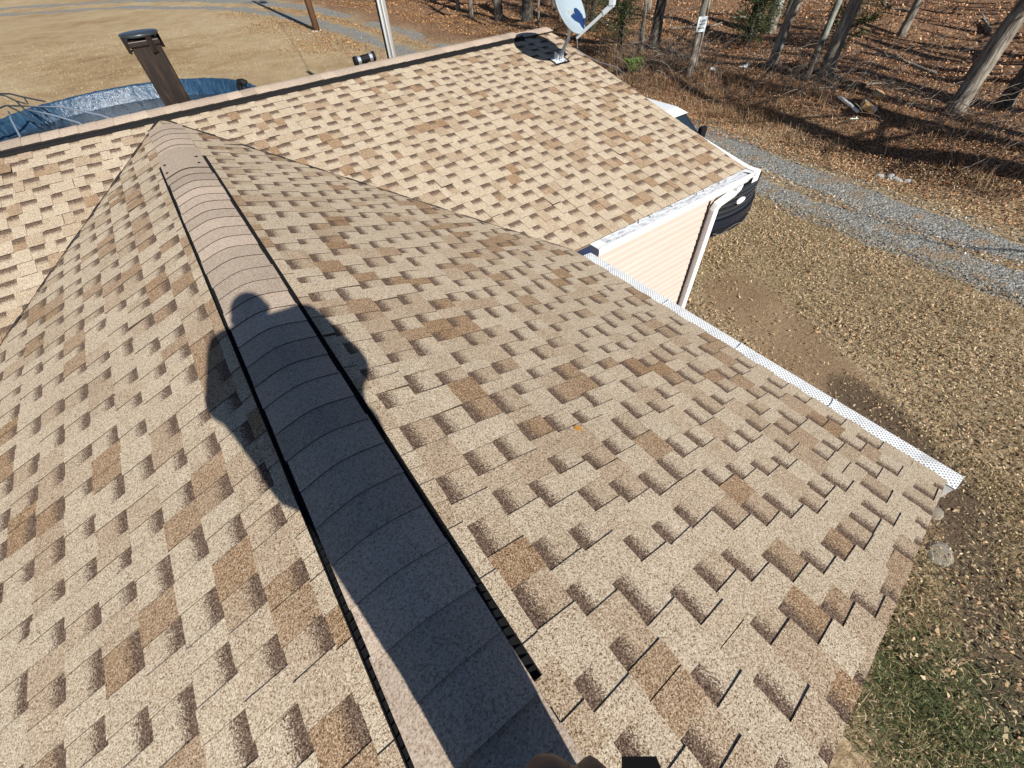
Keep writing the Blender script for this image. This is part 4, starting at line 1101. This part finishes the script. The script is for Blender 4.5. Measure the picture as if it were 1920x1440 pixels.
PAL_O = [(.42, .23, .09), (.36, .17, .07), (.50, .33, .16), (.28, .14, .06)]
def inhouse(x, y): return ((np.abs(x) < NX+.02) & (y > YF+.28) & (y < WY)) | ((x > XL+.3) & (x < WX+.02) & (y > WY-.02) & (y < LR2-.3))
parts_ = []
def scatter(n, x0, x1, y0, y1, size, pal, seed, keep):
    r = np.random.default_rng(seed); x = r.uniform(x0, x1, n); y = r.uniform(y0, y1, n)
    k = (r.random(n) < keep(x, y)) & ~inhouse(x, y); parts_.append(quads('', x[k], y[k], size, pal, seed+1, asp=.48))
clump = lambda x, y: .55+.45*np.sin(1.7*x+.6*y+2*np.sin(.9*y))*np.sin(1.3*y-.5*x)
drv = lambda x, y: np.minimum(seg_dist(x, y, TRK_OUT)/.85, seg_dist(x, y, TRK_IN)/.7)
dsc = lambda x, y: 1-.9*(1-ss(.3, 1.1, seg_dist(x, y, DIRT)))
scatter(22000, 3.0, 10.2, -3.0, 9, .027, PAL_Y[2:], 21, lambda x, y: clump(x*1.6+3, y*1.8)**2*dsc(x, y)*(.06+.94*ss(.8, 1.25, drv(x, y))))
scatter(1600, 3.0, 10.2, -3.0, 9, .03, [(.34, .19, .10), (.28, .14, .07)], 25, lambda x, y: clump(x*2.3+1, y*2.1)**2*dsc(x, y))
scatter(120000, 2.4, 10.2, -3.4, 9, .0175, PAL_Y, 1, lambda x, y: (.15+.85*clump(x*1.5, y*1.4))*dsc(x, y)*ss(2.6, 5.2, x+.8*y*0+.9*(y+1.5)*(y > -1.5))*(.06+.94*ss(.8, 1.25, drv(x, y))))
scatter(6000, 2.2, 6.5, -3.6, .5, .012, PAL_Y, 3, lambda x, y: .35+.5*clump(x, y))
scatter(40000, 9.5, 14.2, -4, 16, .022, PAL_O+PAL_Y, 5, lambda x, y: .12+.88*ss(.4, 1.05, drv(x, y)+.35*(clump(x*2.1, y*1.1)-.5)))
scatter(120000, 12.2, 20, -5, 18, .024, PAL_W, 7, lambda x, y: .4+.6*clump(x, y))
scatter(70000, 18, 42, -6, 34, .05, PAL_W, 9, lambda x, y: .4+.6*clump(x*.6, y*.6))
scatter(40000, 6.0, 20, 13, 48, .045, PAL_O, 11, lambda x, y: (.05+.95*ss(.8, 1.6, drv(x, y)))*ss(6.0, 11, x+.9*np.sin(y*.7)))
V = np.concatenate([p[0] for p in parts_]); F = np.arange(len(V)).reshape(-1, 4); cl_ = np.concatenate([p[2] for p in parts_])
mesh_np('leaf_litter', V, F, cl_, M['leaf'])

def blades(n, x, y, h, w, pal, seed, lean=.5):
    r = np.random.default_rng(seed); n = len(x); z = zg(x, y)
    a = r.random(n)*2*np.pi; d = np.stack([np.cos(a), np.sin(a), np.zeros(n)], 1); s = np.stack([-np.sin(a), np.cos(a), np.zeros(n)], 1)
    hh = (h*(.5+.9*r.random(n)))[:, None]; ln_ = (np.abs(r.normal(0, lean, n)))[:, None]
    p = np.stack([x, y, z-.005], 1); up = np.array([0, 0, 1.0])
    mid = p+up*hh*.55+d*hh*ln_*.35; tip = p+up*hh*(1-.25*np.clip(ln_, 0, 1.5))+d*hh*ln_
    ws = s*w
    V = np.stack([p-ws, p+ws, mid+ws*.8, mid-ws*.8, mid-ws*.8, mid+ws*.8, tip+ws*.15, tip-ws*.15], 1).reshape(-1, 3)
    F = np.arange(8*n).reshape(-1, 4); pal = np.array(pal); col = pal[r.integers(0, len(pal), n)]*(.65+.7*r.random(n))[:, None]
    return V, F, np.repeat(col, 2, axis=0)
r = np.random.default_rng(78)
x = r.uniform(9.0, 13.2, 34000); y = r.uniform(-4, 26, 34000); d_ = drv(x, y)
k = (d_ > .45) & (r.random(len(x)) < 1-ss(.55, 1.25, d_)); V1 = quads('', x[k], y[k], .019, [(.24, .24, .225), (.34, .34, .32), (.16, .16, .15), (.46, .46, .44)], 44, .5, .006, .8)
mesh_np('loose_gravel', V1[0], V1[1], V1[2], M['leaf'])
r = np.random.default_rng(77)
x = np.concatenate([r.uniform(2.1, 5.8, 90000), r.uniform(2.4, 10, 130000)]); y = np.concatenate([r.uniform(-3.6, .3, 90000), r.uniform(-2.5, 8, 130000)])
k = (r.random(len(x)) < (.25+.75*clump(x*1.7, y*1.7))*dsc(x, y)*(1-.8*(1-ss(.1, .6, seg_dist(x, y, DARK_STRIP))))) & ~inhouse(x, y); x, y = x[k], y[k]
gmask = .75*np.clip(1-np.hypot(x-2.9, y+2.0)/1.9, 0, 1)*(.4+.9*clump(x*3.1, y*2.9))+.5*np.clip(1-np.hypot(x-5.95, y-3.3)/.8, 0, 1)+.06
gsel = r.random(len(x)) < gmask
V1 = blades(0, x[~gsel], y[~gsel], .055, .0026, [(.45, .34, .20), (.36, .265, .145), (.52, .42, .27), (.26, .19, .10), (.31, .275, .14)], 5, .9)
V2 = blades(0, x[gsel], y[gsel], .06, .0024, [(.11, .14, .055), (.15, .18, .07), (.09, .115, .045), (.21, .22, .10)], 6, .7)
V = np.concatenate([V1[0], V2[0]]); mesh_np('yard_grass', V, np.arange(len(V)).reshape(-1, 4), np.concatenate([V1[2], V2[2]]), M['blade'])
# dry field grass behind the house, coarser with distance
x = r.uniform(-9, 10, 60000); y = 8+38*r.random(60000)**1.3
k = (np.hypot(x-PX, y-PY) > PR+.1) & ~inhouse(x, y) & (r.random(len(x)) < .25+.75*clump(x*.8, y*.8)) & (drv(x, y) > 1.1); x, y = x[k], y[k]
V1 = blades(0, x, y, .06, .005, [(.46, .35, .21), (.52, .42, .27), (.40, .29, .16), (.57, .48, .33)], 8, 1.3)
mesh_np('field_grass', V1[0], V1[1], V1[2], M['blade'])
# tan broom grass and briars along the bank
x = np.concatenate([12.9+2.1*r.random(22000), 13.3+1.6*r.random(14000)]); y = np.concatenate([r.uniform(-3, 15, 22000), r.uniform(4.5, 13.5, 14000)])
k = r.random(len(x)) < np.clip(1.5*clump(x*2.2, y*1.9)-.75, .06, .75)*np.where(y > 6, 1.3, .8); x, y = x[k], y[k]
V1 = blades(0, x, y, .26, .0036, [(.46, .31, .18), (.34, .19, .10), (.52, .38, .24), (.22, .125, .07), (.13, .075, .04)], 9, 1.2)
mesh_np('bank_grass', V1[0], V1[1], V1[2], M['blade'])
bm_ = MB(); r_ = random.Random(12)
def bramble(cx, cy, n, sp, h):
    for i in range(n):
        x, y = r_.gauss(cx, sp), r_.gauss(cy, sp*1.3)
        if x < 13.2: x = 13.2+r_.random()*.5
        a = r_.uniform(0, 6.28); p = at(x, y); L = h*r_.uniform(.5, 1.3)
        pts_ = [p]; d = Vector((math.cos(a)*.5, math.sin(a)*.5, 1)).normalized()
        for k in range(5): d = (d+Vector((r_.gauss(0, .22), r_.gauss(0, .22), -.22))).normalized(); pts_.append(pts_[-1]+d*L/5)
        bm_.tube(pts_, [.006*(1-.14*k)+.001 for k in range(6)], 3, cap=False)
for cx, cy, n, sp, h in ((14.6, 12.0, 260, .8, 1.5), (14.3, 10.5, 190, .6, 1.2), (15.0, 8.2, 160, .9, 1.1), (15.6, 6.3, 200, .7, 1.4), (16.2, 4.6, 150, .9, 1.2), (15.3, 3.0, 160, .8, 1.1), (14.6, 1.4, 180, .8, 1.0), (17.5, 10, 120, 1.5, 1.3), (20, 6, 140, 2.2, 1.3), (24, 10, 140, 3, 1.3), (18, 16, 120, 1.5, 1.4)):
    bramble(cx, cy, int(n*.6), sp, h)
o = bm_.build('bramble_thicket', M['twig']); o['kind'] = 'stuff'

# ------------------------------------------------------------------ the photographer and the phone
def capsule(mb, p, q, r0, r1):
    p = Vector(p); q = Vector(q); d = (q-p).normalized()
    pts = [p-d*r0*c for c in (.98, .8, .45)]+[p, q]+[q+d*r1*c for c in (.45, .8, .98)]
    rad = [r0*c for c in (.2, .6, .893)]+[r0, r1]+[r1*c for c in (.893, .6, .2)]
    mb.tube(pts, rad, 12)
def figure(name, bones, mat, parent, vox, smooth=4):
    """overlapping tapered limbs fused into one continuous surface"""
    mb = MB()
    for b_ in bones: capsule(mb, *b_)
    o = part(mb, name, mat, parent)
    rm = o.modifiers.new('fuse', 'REMESH'); rm.mode = 'VOXEL'; rm.voxel_size = vox; rm.use_smooth_shade = True
    sm = o.modifiers.new('soften', 'SMOOTH'); sm.iterations = smooth; sm.factor = .5
    return o
per = empty('person', (-.06, -.30, .02), 'person standing on the ridge behind the camera with fingertips under the phone', 'person')
M['skin'] = simple('dark_skin', (.125, .08, .066), .55, .15, 40)
M['jacket'] = simple('dark_jacket', (.03, .035, .05), .9, .3, 20); M['trousers'] = simple('work_trousers', (.07, .065, .06), .9, .3, 20); M['boot'] = simple('boot_leather', (.09, .05, .03), .7, .3, 20)
def cw(r_, u_, f_): return CAM+RGT*r_+UPV*u_+FWD*f_
hand = cw(.040, -.095, -.030); lh = cw(-.165, -.055, -.03)
sL, sR = Vector((-.30, -.31, 1.425)), Vector((.04, -.31, 1.40))
eL, eR = Vector((-.375, -.28, 1.20)), Vector((.125, -.26, 1.09))
wL, wR = lh+Vector((-.03, -.07, -.04)), hand+Vector((.01, -.08, -.05))
TOR = [((-.185, -.31, .92), (-.23, -.31, 1.33), .115, .125), ((-.06, -.31, .90), (-.06, -.31, 1.32), .115, .11), ((-.15, -.31, 1.36), (-.13, -.31, 1.50), .07, .055)]
LEGS = [((-.125, -.31, .86), (-.045, -.30, .44), .11, .072), ((-.045, -.30, .44), (-.005, -.31, .12), .070, .048), ((-.02, -.31, .86), (.04, -.30, .44), .115, .08), ((.04, -.30, .44), (.055, -.31, .12), .078, .052)]
ARMS = [(sL, eL, .075, .056), (eL, wL, .052, .032), (sR, eR, .072, .056), (eR, wR, .052, .032)]
FEET = [((-.012, -.33, .080), (-.03, -.20, .055), .045, .036), ((.06, -.33, .075), (.07, -.20, .045), .045, .036)]
def fingers(palm, chains):
    out = []
    for pts, rads in chains:
        pr_ = [palm]+pts; rr_ = [rads[0]*1.25]+rads
        for k in range(len(pts)): out.append((pr_[k], pr_[k+1], rr_[k], rr_[k+1]))
    return out
RH = fingers(hand, [([cw(.022, -.098, .018), cw(.012, -.100, .056), cw(.0085, -.0912, .092)], [.0092, .0082, .0072]),
                    ([cw(.036, -.104, .016), cw(.027, -.106, .060), cw(.0195, -.0968, .099)], [.0092, .008, .0060]),
                    ([cw(.049, -.110, .010), cw(.050, -.132, .040), cw(.042, -.130, .058)], [.009, .0075, .0058]),
                    ([cw(.060, -.114, .0), cw(.066, -.132, .024), cw(.062, -.140, .040)], [.008, .0066, .0052]),
                    ([cw(.046, -.072, -.034), cw(.030, -.048, -.036), cw(.018, -.034, -.030)], [.012, .0095, .007])])
RH += [(wR, hand, .028, .027), (hand, cw(.052, -.102, -.022), .026, .022), (hand, cw(.03, -.092, -.012), .022, .018)]
LH = fingers(lh, [([cw(-.150-.012*q, -.066, -.006), cw(-.148-.011*q, -.055, .000), cw(-.142-.010*q, -.036, -.003)], [.009, .008, .006]) for q in range(4)]
             + [([cw(-.152, -.045, -.042), cw(-.138, -.03, -.036), cw(-.128, -.018, -.029)], [.012, .0095, .007])])
LH += [(wL, lh, .028, .027), (lh, cw(-.172, -.062, -.024), .026, .022)]
HEAD = [((-.145, -.295, 1.545), (-.145, -.30, 1.60), .070, .074), ((-.145, -.262, 1.515), (-.145, -.28, 1.56), .048, .060)]
figure('body', TOR+LEGS+ARMS+FEET+RH+LH+HEAD, M['skin'], per, .0027, 3)
up = lambda L, a: [(p, q, r0+a, r1+a) for p, q, r0, r1 in L]
figure('jacket', up(TOR[:2], .026)+up(ARMS, .028)+[(sL, sR, .10, .095), ((-.345, -.29, 1.22), (-.22, -.31, .96), .095, .11), ((.09, -.28, 1.12), (-.02, -.31, .95), .08, .12)], M['jacket'], per, .010)
figure('trousers', up(LEGS, .016)+[((-.14, -.31, .90), (.0, -.31, .90), .125, .125)], M['trousers'], per, .010)
for f_ in FEET: figure('boot', [(f_[0], f_[1], .058, .05), (f_[0], Vector(f_[0])+Vector((0, .01, .09)), .056, .06)], M['boot'], per, .007)
hr = MB(); hc = Vector((-.145, -.30, 1.575)); rows = []
for i in range(9):
    t = R(100)*i/8; rows.append([hc+Vector((.084*math.sin(t)*math.cos(a), .096*math.sin(t)*math.sin(a)-.008, .100*math.cos(t))) for a in np.linspace(0, 2*math.pi, 25)[:-1]])
hr.grid(rows, (0, 0, 0), True); part(hr, 'hair', M['black'], per, smooth=True)
fc = MB()
for sx in (-1, 1):
    fc.lathe([(0, .012), (.011, .006), (.013, 0)], hc+Vector((sx*.031, .074, -.012)), 10, M=Matrix.Rotation(R(-90), 3, 'X'))
    fc.lathe([(0, .02), (.02, .012), (.028, 0)], hc+Vector((sx*.074, .0, -.02)), 10, M=Matrix.Rotation(sx*R(90), 3, 'Y'))
fc.tube([hc+Vector((0, .074, -.010)), hc+Vector((0, .100, -.045)), hc+Vector((0, .082, -.055))], [.008, .014, .008], 8); fc.tube([hc+Vector((-.024, .078, -.078)), hc+Vector((0, .087, -.078)), hc+Vector((.024, .078, -.078))], .007, 6)
part(fc, 'face', M['skin'], per, smooth=True)

ph = empty('phone', cw(-.06, -.022, -.013), 'black phone held sideways in both hands with a short black strap', 'phone')
b = MB(); Mph = Matrix((RGT, UPV, FWD)).transposed()
b.box(cw(-.06, -.022, -.014), (.162, .076, .008), Mph); part(b, 'phone_body', M['black'], ph, bevel=.004)
b = MB(); pts_ = [cw(.022, -.058, -.014), cw(.03, -.080, .02), cw(.033, -.0945, .055), cw(.0292, -.0894, .0915)]
b.tube(pts_, [.003, .004, .0045, .0042], 8); b.box(pts_[-1]+UPV*.0005, (.0080, .0065, .006), Mph)
part(b, 'strap', simple('black_strap', (.012, .012, .014), .6, .5, 400), ph)
